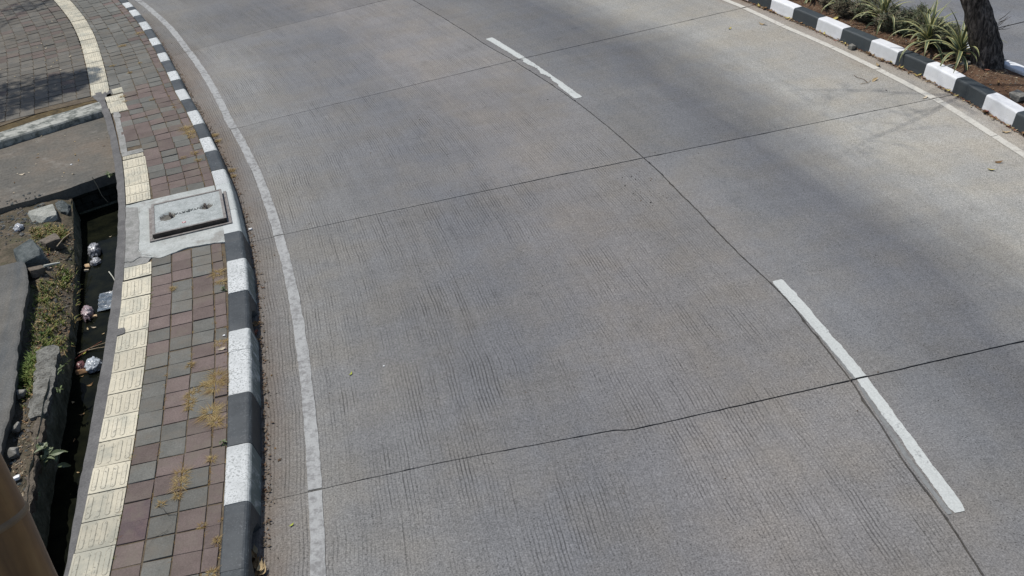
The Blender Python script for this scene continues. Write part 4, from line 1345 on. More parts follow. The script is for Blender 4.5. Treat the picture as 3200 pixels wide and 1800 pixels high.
# ------------------------------------------------------------------ grass (uncountable)
class Blades:
    def __init__(self, seed): self.b = MB(); self.r = random.Random(seed)
    def tuft(self, p0, n, h, spread, w=0.004, mats=(0,), flat=0.0):
        r = self.r
        for _ in range(n):
            az = r.uniform(0, 2 * math.pi); rad = spread * math.sqrt(r.random())
            base = p0 + Vector((math.cos(az), math.sin(az), 0)) * rad * 0.45
            out = Vector((math.cos(az + r.uniform(-.8, .8)), math.sin(az + r.uniform(-.8, .8)), 0))
            hh = h * r.uniform(0.45, 1.15); le = spread * r.uniform(0.3, 1.1)
            m1 = base + out * le * 0.45 + Vector((0, 0, hh * (0.75 - 0.5 * flat)))
            tip = base + out * le * (1.0 + flat) + Vector((0, 0, hh * (1.0 - 0.75 * flat)))
            sd = Vector((-out.y, out.x, 0)) * w * r.uniform(0.6, 1.3)
            mi = r.choice(mats)
            self.b.quad(base - sd, base + sd, m1 + sd * 0.8, m1 - sd * 0.8, mi); self.b.tri(m1 - sd * 0.8, m1 + sd * 0.8, tip, mi)
    def make(self, name, mats, lab):
        o = link(name, self.b.make(name, mats)); tag(o, lab, "grass", kind="stuff")

B = Blades(4)
big = [(38.40, 14.55, .09), (38.43, 14.25, .07), (38.41, 12.58, .07), (38.38, 11.80, .13), (38.36, 11.60, .12), (38.33, 11.08, .12), (38.38, 10.88, .09), (38.13, 12.22, .05), (38.14, 11.55, .06),
       (38.15, 11.40, .06), (38.14, 11.28, .05), (38.13, 10.05, .08), (38.13, 9.88, .08), (38.12, 9.70, .05), (37.93, 14.38, .05), (38.2, 11.62, .05), (38.27, 11.7, .05), (38.0, 9.62, .04),
       (38.33, 9.15, .04), (38.36, 10.2, .05), (38.36, 21.0, .11), (38.40, 20.7, .11), (38.40, 20.45, .07), (38.35, 19.55, .07), (38.38, 19.15, .06), (38.2, 19.45, .05), (38.73, 20.95, .07), (38.73, 20.6, .06),
       (38.76, 18.95, .07), (38.76, 18.65, .05), (38.0, 28.2, .08), (38.4, 29.0, .1), (38.1, 23.3, .05), (37.70, 24.0, .06), (37.71, 23.6, .05), (37.7, 26.6, .06), (37.93, 25.7, .05), (38.15, 26.3, .05), (38.43, 8.45, .05), (38.45, 8.9, .04)]
for R, a, s_ in big:
    w = warp(a) if a > 20 else 0
    z = 0.0 if R > 38.6 else SW - 0.008
    B.tuft(P(R + w, a, z), int(2300 * s_), 0.028, s_ * 0.78, 0.0015, (0, 0, 0, 1), 0.5)
rnd = random.Random(5)
for _ in range(230):       # wisps in the joints
    a = rnd.choice([rnd.uniform(8, 15.3), rnd.uniform(17.9, 24), rnd.uniform(24, 33)])
    R = rnd.choice([37.922, 38.136, 38.35, 38.35, 38.46, 38.46, 38.35]) + (warp(a) if a > 17 else 0)
    B.tuft(P(R, a, SW - 0.01), rnd.randrange(10, 30), 0.016, 0.024, 0.0014, (0, 1, 1), 0.6)
for _ in range(60):
    a = rnd.uniform(24.6, 34); R = tact_L(a) + rnd.choice([0.0, 0.29])
    B.tuft(P(R, a, SW - 0.01), rnd.randrange(4, 12), 0.02, 0.03, 0.002, (0, 1, 1), 0.6)
for _ in range(50):
    a = rnd.uniform(8.5, 15.2)
    B.tuft(P(37.712, a, SW - 0.01), rnd.randrange(3, 9), 0.018, 0.02, 0.002, (1, 2), 0.5)
B.make("dry_grass", ["grass_dry", "grass_rust", "grass_green"], "tufts of dry straw coloured grass in the paver joints and kerb gap")

B = Blades(9)
def patch_grass(n, Rc, ac, dR, da, h, k=8, mats=(0, 0, 1), w=0.0048):
    for _ in range(int(n * 1.15)):
        R = Rc + random.gauss(0, dR); a = ac + random.gauss(0, da)
        if R > wall_R(a) - 0.02 or R < path_R(a) + 0.0: continue
        p_ = P(R, a, 0); p_.z = verge_z(R, a) - 0.005
        B.tuft(p_, k, h, h * 0.8, w, mats, 0.2)
patch_grass(90, 36.55, 14.9, 0.07, 0.45, 0.055)
patch_grass(60, 36.62, 14.2, 0.07, 0.22, 0.045, mats=(0, 0, 0, 1))
patch_grass(75, 36.49, 13.55, 0.05, 0.35, 0.085, mats=(0,))
patch_grass(50, 36.46, 15.9, 0.05, 0.4, 0.05)
patch_grass(45, 36.62, 16.5, 0.07, 0.22, 0.07, mats=(0, 1, 0))
patch_grass(45, 36.34, 18.25, 0.12, 0.16, 0.055, mats=(0, 1))
patch_grass(40, 36.52, 18.1, 0.05, 0.15, 0.08, mats=(0, 1))
patch_grass(40, 36.55, 13.1, 0.04, 0.3, 0.05)
patch_grass(40, 36.20, 17.55, 0.12, 0.12, 0.05, mats=(0, 1))
patch_grass(50, 35.9, 18.1, 0.2, 0.3, 0.05, mats=(0, 1, 1))
for _ in range(26):
    a = random.uniform(13.2, 17.2); p_ = P(wall_R(a) + 0.005, a, verge_wall_z(a) - random.uniform(0, 0.12))
    B.tuft(p_, 5, 0.05, 0.06, 0.003, (0, 1), 0.6)
B.make("verge_grass", ["grass_green", "grass_dry"], "green and yellowing grass growing on the earth verge by the drain")

B = Blades(19)
for _ in range(260):
    a = random.uniform(12.2, 16.6); R = random.uniform(48.66, 49.28)
    p_ = P(R, a, 0.153 + soil_z(R, a))
    B.tuft(p_, 3, 0.02, 0.09, 0.002, (0, 1), 0.8)
for _ in range(500):
    a = random.uniform(16.6, 22); R = random.uniform(48.62, 48.95)
    B.tuft(P(R, a, 0.153 + soil_z(R, a)), 3, 0.03, 0.06, 0.002, (0, 1, 1), 0.7)
B.make("dead_straw", ["straw", "twig_brown"], "dead straw and root fibres scattered over the median soil")

# ------------------------------------------------------------------ fallen leaves
def leaf_mesh(seed, mat, L=0.09, W=0.035, curl=0.025):
    r = random.Random(seed); b = MB(); rows = []
    n = 6
    bend = r.uniform(-0.4, 0.4); cu = curl * r.uniform(0.4, 1.4); rollk = r.uniform(0.1, 0.6)
    for i in range(n + 1):
        t = i / n
        w = W * (math.sin(math.pi * min(1, t * 0.94 + 0.03)) ** 0.8) * 0.5 + 0.0006
        x = (t - 0.5) * L; y = bend * L * (t - 0.5) ** 2
        z = cu * (4 * (t - 0.5) ** 2) * 0.8
        rows.append([Vector((x, y - w, z + w * rollk)), Vector((x, y, z)), Vector((x, y + w, z + w * rollk))])
    b.grid(rows)
    st = rows[-1][1]
    b.tri(st, st + Vector((L * 0.25, 0.002, 0.006)), st + Vector((0, 0.003, 0)))
    return b.make("fallen_leaf", mat)
LM = {m: [leaf_mesh(i * 7 + len(m), m) for i in range(3)] for m in ("leaf_brown", "leaf_tan", "leaf_yellow", "leaf_red", "leaf_pale", "leaf_lime")}
def leaf(R, a, z, mat, size, lab, group, rot=None):
    p_ = P(R, a, z)
    o = link("fallen_leaf", random.choice(LM[mat]), None, (p_.x, p_.y, z + 0.003), (random.uniform(-.25, .25), random.uniform(-.25, .25), rot if rot is not None else random.uniform(0, 6.28)), (size, size, size))
    return tag(o, lab, "leaf", group)
for R, a, m, s_, lab in [
        (47.34, 20.13, "leaf_yellow", 1.0, "small yellow leaf alone on the pale road across from the median"),
        (47.90, 19.95, "leaf_tan", 1.5, "tan leaf with a long stalk on the road inside the edge line"),
        (47.80, 16.45, "leaf_tan", 1.4, "curled tan leaf on the road beside the broken twig"),
        (48.20, 16.95, "leaf_tan", 1.2, "tan leaf on the dusty strip outside the edge line"),
        (48.10, 13.85, "leaf_tan", 1.4, "tan leaf with a stalk just outside the edge line near the kerb"),
        (47.97, 15.43, "leaf_pale", 1.0, "pale leaf at the edge line by the slab joint"),
        (47.47, 13.1, "leaf_brown", 1.0, "small brown leaf on the pale road surface"),
        (47.26, 12.95, "leaf_yellow", 1.0, "small yellow leaf next to the small brown leaf on the road"),
        (37.16, 23.42, "leaf_pale", 1.9, "large pale leaf in the corner under the driveway kerb"),
        (36.88, 23.30, "leaf_tan", 1.3, "narrow tan leaf at the foot of the driveway kerb"),
        (36.30, 22.75, "leaf_pale", 1.1, "pale dry leaf on the driveway near its kerb"),
        (36.05, 22.6, "leaf_tan", 1.2, "rolled tan leaf on the driveway near its kerb"),
        (36.07, 21.1, "leaf_pale", 0.9, "pale leaf on the middle of the driveway slab"),
        (36.7, 21.2, "white_scrap", 0.7, ""),
        (38.42, 12.42, "leaf_pale", 0.9, "pale oval leaf by the white kerb stone on the sidewalk"),
        (39.55, 11.6, "leaf_lime", 0.5, "bright lime leaf on the road beside the worn edge line"),
        (38.95, 9.15, "leaf_lime", 0.45, "bright lime leaf in the gutter beside the kerb inlet"),
        (38.55, 18.3, "leaf_brown", 0.6, ""),
        (48.66, 18.9, "leaf_yellow", 2.0, "broad yellow leaf on the soil behind a black kerb block"),
        (49.0, 14.6, "leaf_tan", 1.2, "tan leaf on bare median soil near the grey stone")]:
    if not lab or m == "white_scrap": continue
    z = 0.0 if 38.7 < R < 48.4 else (SW if R > 38 and R < 38.6 else (0.06 if R < 37.4 else 0.160 + soil_z(R, a)))
    leaf(R, a, z, m, s_, lab, None)
rnd = random.Random(11)
for i in range(130):
    a = rnd.uniform(12.6, 21.6)
    R = median_front(a) - abs(rnd.gauss(0, 0.03)) - 0.008
    leaf(R, a, 0.006 + rnd.random() * 0.02, rnd.choice(["leaf_brown", "leaf_tan", "leaf_red", "leaf_brown", "leaf_tan", "leaf_brown", "leaf_yellow"]), rnd.uniform(0.3, 0.85) + (0.45 if rnd.random() < 0.1 else 0),
         "dry curled leaf in the litter along the foot of the median kerb", "leaves along the median kerb")
for i in range(26):
    a = rnd.uniform(12.2, 17); R = rnd.uniform(48.65, 49.25)
    leaf(R, a, 0.160 + soil_z(R, a), rnd.choice(["leaf_brown", "leaf_tan", "leaf_red"]), rnd.uniform(0.5, 1.0), "dry leaf lying on the reddish median soil", "leaves on the median soil")
for i in range(26):
    a = rnd.uniform(20.2, 23.2); R = rnd.uniform(35.2, 37.25)
    leaf(R, a, 0.05 + drive_z(R, a), rnd.choice(["leaf_brown", "leaf_tan", "leaf_pale"]), rnd.uniform(0.3, 0.6), "small dry leaf scrap on the concrete driveway", "leaf scraps on the driveway")
for i in range(45):
    a = rnd.uniform(24.8, 33); R = rnd.uniform(35.0, tact_L(a))
    leaf(R, a, SW + 0.002, rnd.choice(["leaf_brown", "leaf_tan", "leaf_pale", "leaf_pale"]), rnd.uniform(0.3, 0.65), "small dry leaf scrap on the paver forecourt", "leaf scraps on the forecourt")
for i in range(34):
    a = rnd.uniform(14.0, 18.4); R = rnd.uniform(36.35, wall_R(a) - 0.03)
    leaf(R, a, verge_z(R, a) + 0.006, rnd.choice(["leaf_brown", "leaf_tan", "leaf_red", "leaf_pale"]), rnd.uniform(0.35, 0.8), "dry leaf among the weeds of the earth verge", "leaves on the verge")
for i in range(22):
    a = rnd.uniform(11.2, 18.6); R = rnd.uniform(wall_R(a) + 0.04, 37.2)
    leaf(R, a, WZ + 0.002, rnd.choice(["leaf_brown", "leaf_tan", "leaf_brown", "leaf_pale", "leaf_lime"]), rnd.uniform(0.3, 0.75), "leaf floating on the black drain water", "leaves floating in the drain")
for i in range(16):      # litter packed into the kerb inlet
    a = rnd.uniform(8.3, 8.85); R = 38.70 + rnd.uniform(-0.04, 0.05)
    leaf(R, a, 0.01 + rnd.random() * 0.03, rnd.choice(["leaf_tan", "leaf_brown", "leaf_brown"]), rnd.uniform(0.8, 1.4), "dry leaf packed into the kerb inlet", "leaves in the kerb inlet", rot=math.radians(100 + rnd.uniform(-30, 30)))
for i in range(9):
    a = rnd.uniform(12.85, 13.3); R = 38.70 + rnd.uniform(-0.04, 0.03)
    leaf(R, a, 0.01 + rnd.random() * 0.02, rnd.choice(["leaf_red", "leaf_brown"]), rnd.uniform(0.6, 1.0), "reddish leaf in the smaller kerb gap", "leaves in the smaller kerb gap")
# corner litter by the driveway
for i in range(12):
    a = rnd.uniform(21.9, 23.3); R = 37.25 + rnd.uniform(-0.05, 0.02)
    leaf(R, a, 0.055, rnd.choice(["leaf_pale", "leaf_tan", "leaf_brown"]), rnd.uniform(0.5, 1.0), "dry leaf lodged against the sidewalk edge on the driveway", "leaves against the sidewalk edge")

# twigs
def twig(lab, pts, r, mat="twig_brown", name="twig", cat="twig"):
    b = MB(); V_ = [Vector(p_) for p_ in pts]
    b.tube(V_, [r * (1 - 0.5 * i / len(V_)) for i in range(len(V_))], 6)
    return tag(link(name, b.make(name, mat)), lab, cat)
q = P(47.62, 16.75, 0.006)
twig("broken brown twig on the pale road near the median", [P(47.66, 16.42, 0.006), P(47.68, 16.55, 0.012), P(47.65, 16.68, 0.008), P(47.67, 16.80, 0.006)], 0.0045)
twig("short pale twig crossing the broken one on the road", [P(47.54, 16.42, 0.006), P(47.66, 16.40, 0.012), P(47.74, 16.46, 0.006)], 0.004, "straw")
twig("pale peeled stick lying on the verge beside the dark block", [P(36.46, 16.58, 0.055), P(36.53, 16.66, 0.03), P(36.61, 16.74, 0.0)], 0.017, "stick_white", "stick", "stick")
twig("thin bare twig trailing over the brown concrete lump", [P(36.56, 17.35, 0.02), P(36.62, 17.7, 0.0), P(36.70, 18.1, -0.06)], 0.008, "straw")
for i, (a, R, d, lab) in enumerate([(14.62, 36.93, 30, "longest dry stem floating beside the blue bag in the drain"), (14.55, 36.98, 8, "dry stem pointing at the sidewalk beside the blue bag"), (14.58, 36.88, 55, "reddish stem floating beside the blue bag")]):
    c_ = P(R, a, WZ + 0.012)
    dv = Vector((math.cos(math.radians(d)), math.sin(math.radians(d)), 0)) * 0.17
    twig(lab, [c_ - dv, c_ + Vector((0, 0, 0.01)), c_ + dv], 0.006, "straw" if i < 2 else "leaf_red")
twig("pale reed stalk floating in the drain above the blue sheet", [P(37.03, 17.1, WZ + 0.01), P(37.08, 16.85, WZ + 0.012), P(37.12, 16.6, WZ + 0.01)], 0.007, "stick_white")
q0 = P(36.98, 20.02, 0.05) + nrm * 0.02
twig("thin dry root hanging down the culvert brick wall", [q0 + Vector((0, 0, 0.03)), q0 + nrm * 0.03 + Vector((0.02, 0, -0.10)), q0 + nrm * 0.03 + Vector((0.03, 0, -0.24)), q0 + nrm * 0.03 + Vector((0.08, 0, -0.36))], 0.006, "straw")

# ------------------------------------------------------------------ litter in the drain
def bag(name, lab, R, a, z, size, mat, seed, ears=True, cat="plastic bag"):
    root = thing(name, lab, cat, P(R, a, z), rot=(0, 0, math.radians(a)))
    size = tuple(x * 0.88 for x in size)
    bm = bmesh.new(); bmesh.ops.create_icosphere(bm, subdivisions=4, radius=1.0)
    off = Vector((seed, seed * 2.1, -seed))
    for v in bm.verts:
        d = v.co.normalized()
        n_ = 1.0 + 0.20 * mnoise.noise(d * 1.4 + off) + 0.15 * (abs(mnoise.noise(d * 3.2 + off)) * 2 - 0.5) - 0.10 * abs(mnoise.noise(d * 8.0 + off)) + 0.04 * mnoise.noise(d * 17 + off)
        v.co = Vector((d.x * size[0], d.y * size[1], d.z * size[2])) * n_
        if v.co.z < -size[2] * 0.55: v.co.z = -size[2] * 0.55
    me = bpy.data.meshes.new("bag_body"); bm.to_mesh(me); bm.free(); me.materials.append(MATS[mat])
    for p_ in me.polygons: p_.use_smooth = len(p_.vertices) == 3 and (p_.index % 3 != 0)
    link("bag_body", me, root, (0, 0, size[2] * 0.5))
    if ears:
        for s_ in (-1, 1):
            b = MB(); rows = []
            for i in range(6):
                t_ = i / 5
                c_ = Vector((s_ * size[0] * 0.28 * (0.4 + t_), -size[1] * (0.85 + 0.55 * t_), size[2] * (0.5 + 0.25 * math.sin(t_ * 3) - 0.2 * t_)))
                w = size[0] * (0.28 - 0.15 * t_)
                rows.append([c_ + Vector((-w, 0.01 * math.sin(i * 3), 0.02 * math.cos(i * 5))), c_ + Vector((0, 0, 0.02 * math.sin(i * 4 + s_))), c_ + Vector((w, -0.01, 0.01 * math.sin(i * 2)))])
            b.grid(rows)
            link("bag_handle", b.make("bag_handle", mat), root)
    return root
bag("plastic_bag", "crumpled silvery plastic bag floating near the culvert wall", 36.86, 18.02, WZ - 0.005, (0.095, 0.15, 0.10), "bag_silver", 3.1)
bag("plastic_bag", "smaller crumpled silver bag trailing from the large silvery bag", 36.87, 17.60, WZ - 0.01, (0.075, 0.09, 0.055), "bag_silver", 13.1, False)
bag("plastic_bag", "pinkish knotted plastic bag against the mossy drain wall", 36.83, 15.72, WZ - 0.005, (0.075, 0.125, 0.085), "bag_pink", 7.3)
bag("plastic_bag", "pale blue grey rounded plastic bag half under the sidewalk edge", 36.965, 14.06, WZ - 0.01, (0.10, 0.125, 0.085), "bag_blue", 5.2, False)
bag("plastic_bag", "dark maroon plastic wad beside the pale blue bag", 36.82, 14.16, WZ - 0.005, (0.06, 0.07, 0.05), "bag_maroon", 9.2, False)
bag("plastic_scrap", "crumpled white plastic wrapper on the gravel by the driveway", 36.06, 18.66, verge_z(36.06, 18.66) + 0.005, (0.07, 0.09, 0.05), "bag_silver", 21.3, True, "wrapper")
def blob(name, lab, cat, R, a, z, size, mat, seed):
    return chunk(name, lab, cat, R, a, z, size, mat, seed, rough=0.14)
blob("coconut_husk", "flat brown husk floating beside the pale blue bag", "husk", 36.85, 13.98, WZ + 0.015, (0.14, 0.07, 0.06), "husk", 4.4)
blob("foam_piece", "tan foam lump floating below the silvery bag", "foam", 36.77, 17.50, WZ + 0.012, (0.07, 0.06, 0.06), "foam_tan", 3.4)
blob("foam_piece", "pinkish foam crumb beside the tan foam lump", "foam", 36.765, 17.36, WZ + 0.01, (0.06, 0.04, 0.04), "leaf_pale", 5.4)
blob("foam_piece", "pinkish crumb floating beside the knotted bag", "foam", 36.90, 15.62, WZ + 0.008, (0.06, 0.04, 0.03), "foam_tan", 7.4)
b = MB(); rows = []
for i in range(12):
    row_ = []
    for j in range(9):
        R = 36.93 + 0.30 * j / 8 + 0.02 * n1(i * 0.9, 3); a = 15.72 + 0.62 * i / 11 + 0.05 * n1(j * 0.8, 5)
        row_.append(P(R, a, WZ + 0.012 + 0.014 * n1(i * 0.7 + j * 0.3, 7) + 0.012 * math.sin(i * 2.2 + j * 0.5) * (1 if i < 6 else 0.3)))
    rows.append(row_)
b.grid([list(reversed(r)) for r in rows])
tag(link("plastic_sheet", b.make("plastic_sheet", "sheet_blue", True)), "wrinkled blue grey plastic sheet floating against the sidewalk side", "plastic sheet")

# ------------------------------------------------------------------ weeds
def oval_leaf(L, W, droop):
    b = MB(); rows = []
    for i in range(6):
        t = i / 5
        w = W * math.sin(math.pi * (0.04 + 0.93 * t)) ** 0.8 * 0.5
        x = L * t; z = -droop * L * t * t
        rows.append([Vector((x, -w, z + w * 0.35)), Vector((x, 0, z)), Vector((x, w, z + w * 0.35))])
    b.grid(rows)
    return b
def weed(name, lab, loc, n, L, W, mat, seed, h=0.08, lean=None):
    r = random.Random(seed)
    root = thing(name, lab, "weed", loc)
    b = MB()
    tip = Vector((0, 0, h)) + (lean or Vector())
    b.tube([Vector((0, 0, 0)), tip * 0.5 + Vector((0.005, 0, 0.01)), tip], [0.005, 0.004, 0.002], 5)
    link("stem", b.make("stem", "twig_brown"), root)
    meshes = [oval_leaf(L, W, d).make("leaf", mat) for d in (0.2, 0.5)]
    for i in range(n):
        t = 0.2 + 0.8 * i / max(1, n - 1)
        s_ = r.uniform(0.65, 1.15)
        link("leaf", meshes[i % 2], root, tip * t + Vector((r.gauss(0, 1), r.gauss(0, 1), r.gauss(0, 1))) * 0.12 * L * (1 if n < 20 else 2.2), (r.uniform(-.5, .5), r.uniform(-.7, .3), i * 2.4 + r.uniform(-.5, .5)), (s_, s_, s_))
    return root
weed("leafy_weed", "leafy weed with broad oval leaves hanging over the drain wall", P(36.83, 11.55, 0.05), 30, 0.10, 0.05, "weed_broad", 3, 0.03, Vector((0.12, -0.13, -0.14)))
weed("leafy_weed", "small bright weed sprouting from the drain wall by the pale ledge", P(36.80, 13.25, -0.02), 8, 0.05, 0.022, "weed_green", 5, 0.06, Vector((0.05, 0, 0)))
weed("leafy_weed", "small weed growing on the mossy drain wall below the leafy weed", P(36.83, 10.75, -0.10), 7, 0.03, 0.014, "weed_green", 7, 0.03, Vector((0.03, 0, 0)))
weed("leafy_weed", "lowest tiny sprout on the mossy drain wall", P(36.88, 9.9, -0.12), 6, 0.03, 0.014, "weed_green", 9, 0.03, Vector((0.03, 0, 0)))
weed("leafy_weed", "sprig with pointed leaves on the drain wall near the ledge top", P(36.80, 12.85, -0.06), 7, 0.045, 0.018, "weed_green", 19, 0.05, Vector((0.05, 0, 0)))
weed("leafy_weed", "yellow green weed clinging under the sidewalk edge by the pale blue bag", P(37.27, 14.5, -0.10), 9, 0.045, 0.02, "weed_yellow", 11, 0.07, Vector((-0.06, 0, 0)))
weed("leafy_weed", "yellow green weed under the sidewalk edge opposite the leafy weed", P(37.28, 11.75, -0.12), 9, 0.045, 0.02, "weed_yellow", 13, 0.07, Vector((-0.05, 0, -0.02)))
weed("leafy_weed", "weed drooping from the corner of the driveway over the brick wall", P(37.22, 20.0, 0.05), 15, 0.055, 0.026, "weed_green", 15, 0.06, Vector((0.0, -0.06, -0.02)))
weed("leafy_weed", "dark green weed by the white kerb stone in the paver gap", P(38.45, 10.45, SW - 0.01), 9, 0.04, 0.016, "weed_green", 17, 0.03)
weed("leafy_weed", "brownish green weed in the gap beside the speckled white kerb", P(38.45, 14.0, SW - 0.01), 10, 0.035, 0.018, "weed_green", 23, 0.04)

# ------------------------------------------------------------------ agaves
def agave_leaf(L, W, lift, droop, mats=("agave_green", "agave_margin")):
    b = MB(); n = 10
    rows = []
    for i in range(n + 1):
        t = i / n
        w = W * 0.5 * (0.55 + 0.9 * t - 1.45 * t * t if t > 0.25 else 0.72 + 0.1 * t) * (1.0 if t < 0.97 else 0.25)
        w = max(w, 0.0015)
        ang = lift - droop * t * t
        rows.append((t, w))
    x = z = 0.0; pts = []
    for i, (t, w) in enumerate(rows):
        ang = lift - droop * t ** 1.7
        if i: x += L / n * math.cos(ang); z += L / n * math.sin(ang)
        u = Vector((-math.sin(ang), 0, math.cos(ang)))
        c_ = Vector((x, 0, z))
        vv = 0.28
        pts.append([c_ + Vector((0, -w, 0)) + u * w * vv, c_ + Vector((0, -w * 0.62, 0)) + u * w * vv * 0.35, c_, c_ + Vector((0, w * 0.62, 0)) + u * w * vv * 0.35, c_ + Vector((0, w, 0)) + u * w * vv])
    i0 = 0
    b.grid(pts)
    b.m = [1 if j in (0, 3) else 0 for i in range(n) for j in range(4)]
    return b.make("leaf", list(mats))
random.seed(21)
AL = []
for k in range(12):
    t = k / 11
    AL.append((t, agave_leaf(0.50 + 0.08 * math.sin(k * 2.1), 0.064, 1.38 - 1.05 * t, 0.5 + 1.75 * t + 0.3 * math.sin(k * 3.0))))
def agave(lab, R, a, z, size, n, seed, extra=()):
    r = random.Random(seed)
    root = thing("agave_plant", lab, "agave", P(R, a, z), "variegated agaves on the median")
    b = MB(); b.tube([Vector((0, 0, -0.04)), Vector((0, 0, 0.08 * size)), Vector((0, 0, 0.15 * size))], [0.035 * size, 0.04 * size, 0.02 * size], 8)
    link("stem", b.make("stem", "dead_agave", True), root)
    for i in range(n):
        t = (i + 0.5) / n
        lf = AL[min(11, int(t * 12))][1]
        az = i * 2.39996 + r.uniform(-.25, .25)
        s_ = size * r.uniform(0.82, 1.12)
        link("leaf", lf, root, (0, 0, (0.15 - 0.10 * t) * size), (r.uniform(-.15, .15), r.uniform(-.1, .1), az), (s_, s_, s_))
    for i in range(3):
        lf = agave_leaf(0.42, 0.05, -0.2, 1.4, ("dead_agave", "dead_agave"))
        link("dead_leaf", lf, root, (0, 0, 0.05 * size), (0, 0, r.uniform(0, 6.28)), (size * .9,) * 3)
    return root
agave("variegated agave with yellow edged leaves drooping onto the kerb block", 48.90, 16.76, 0.20, 1.15, 28, 3)
agave("variegated yellow edged agave at the foot of the median tree", 48.94, 16.06, 0.18, 1.2, 32, 5)
agave("variegated agave half hidden among the grey shrubs of the median", 49.00, 18.05, 0.20, 1.2, 26, 8)
agave("variegated agave far along the median behind the grey shrubs", 48.98, 20.1, 0.18, 1.0, 22, 12)
agave("smaller variegated agave tucked behind the agave drooping on the kerb", 49.14, 17.2, 0.20, 0.9, 22, 17)
agave("variegated agave rising between the brown dried shrubs", 49.02, 19.15, 0.20, 1.0, 22, 19)
# the one broad leaf bent over beside the trunk
root = thing("bent_agave_leaf", "broad grey green agave leaf bent over beside the tree trunk", "leaf", P(48.98, 16.08, 0.19))
me = agave_leaf(0.46, 0.085, 1.1, 3.2, ("agave_green", "agave_green"))
link("blade", me, root, (0, 0, 0.0), (0, 0, math.radians(-60)))

# ------------------------------------------------------------------ shrubs on the median
def shrub(lab, R, a, rad, h, seed, n=4600, dry=0.35):
    rad *= 1.15; h *= 1.12
    r = random.Random(seed)
    root = thing("shrub", lab, "shrub", P(R, a, 0.13), "grey green shrubs on the median")
    st = MB(); fo = MB()
    tips = []
    for i in range(26):
        az = r.uniform(0, 6.28); rr = rad * math.sqrt(r.random()) * 0.95
        top = Vector((math.cos(az) * rr, math.sin(az) * rr, h * (1.0 - 0.45 * (rr / rad) ** 2) * r.uniform(0.75, 1.05)))
        base = Vector((top.x * 0.45, top.y * 0.45, 0))
        mid = (base + top) / 2 + Vector((r.uniform(-.03, .03), r.uniform(-.03, .03), 0))
        st.tube([base, mid, top], [0.006, 0.0045, 0.002], 4, cap=False)
        tips.append((base, mid, top))
    for _ in range(n):
        bs, md, tp = r.choice(tips)
        t = r.random() ** 0.6
        p_ = bs.lerp(md, t * 2) if t < 0.5 else md.lerp(tp, t * 2 - 1)
        p_ = p_ + Vector((r.gauss(0, .03), r.gauss(0, .03), r.gauss(0, .02)))
        if p_.z < 0.01: continue
        d = Vector((r.gauss(0, 1), r.gauss(0, 1), r.uniform(0.0, 1.4))).normalized()
        L = r.uniform(0.03, 0.085); w = r.uniform(0.003, 0.0065)
        sd = d.orthogonal().normalized() * w
        mi = 1 if r.random() < dry * (1.6 - p_.z / h) else 0
        fo.quad(p_ - sd * .5, p_ + sd * .5, p_ + d * L * .6 + sd, p_ + d * L * .6 - sd, mi); fo.tri(p_ + d * L * .6 - sd, p_ + d * L * .6 + sd, p_ + d * L, mi)
    link("stems", st.make("stems", "shrub_stem"), root)
    link("foliage", fo.make("foliage", ["shrub_leaf", "shrub_dry"]), root)
for i, (R, a, rad, h, dry, lab) in enumerate([
        (49.10, 16.72, 0.26, 0.42, 0.15, "low grey green shrub between the two agaves near the tree"),
        (49.12, 17.35, 0.30, 0.44, 0.2, "bushy grey green shrub behind the agave drooping on the kerb"),
        (49.00, 17.75, 0.27, 0.40, 0.4, "feathery dry shrub next to the half hidden agave"),
        (49.12, 18.45, 0.32, 0.42, 0.4, "thick grey green shrub behind the half hidden agave"),
        (48.98, 18.9, 0.28, 0.36, 0.75, "brown dried shrub behind the broad yellow leaf"),
        (49.05, 19.5, 0.30, 0.38, 0.8, "brown dried shrub further along the median soil"),
        (49.08, 20.6, 0.32, 0.40, 0.7, "dry shrub standing beyond the far agave"),
        (49.08, 21.3, 0.32, 0.40, 0.6, "dry shrub at the far end of the median row")]):
    shrub(lab, R, a, rad, h, 30 + i, dry=dry)

# ------------------------------------------------------------------ trees
def tree_limb(pts, rads, n=10, mat="bark", name="branch", parent=None, rough=0.0, seed=0, sub=4):
    """smooth limb through points"""
    V_ = [Vector(p_) for p_ in pts]
    out = []; rr = []
    for i in range(len(V_) - 1):
        p0, p1, p2, p3 = V_[max(i - 1, 0)], V_[i], V_[i + 1], V_[min(i + 2, len(V_) - 1)]
        for k in range(sub):
            t = k / sub
            out.append(0.5 * ((2 * p1) + (p2 - p0) * t + (2 * p0 - 5 * p1 + 4 * p2 - p3) * t * t + (3 * p1 - p0 - 3 * p2 + p3) * t ** 3))
            rr.append(rads[i] + (rads[i + 1] - rads[i]) * t)
    out.append(V_[-1]); rr.append(rads[-1])
    b = MB(); b.tube(out, rr, n)
    if rough:
        for i, v in enumerate(b.v):
            d = mnoise.noise(Vector((v.x * 9, v.y * 9, v.z * 2.5 + seed))) + 0.6 * mnoise.noise(Vector((v.x * 22, v.y * 22, v.z * 5 + seed)))
            c_ = out[min(len(out) - 1, i // n)] if i < len(out) * n else v
            dirv = (v - c_)
            if dirv.length > 1e-4: b.v[i] = v + dirv.normalized() * d * rough
    return link(name, b.make(name, mat, True), parent), out

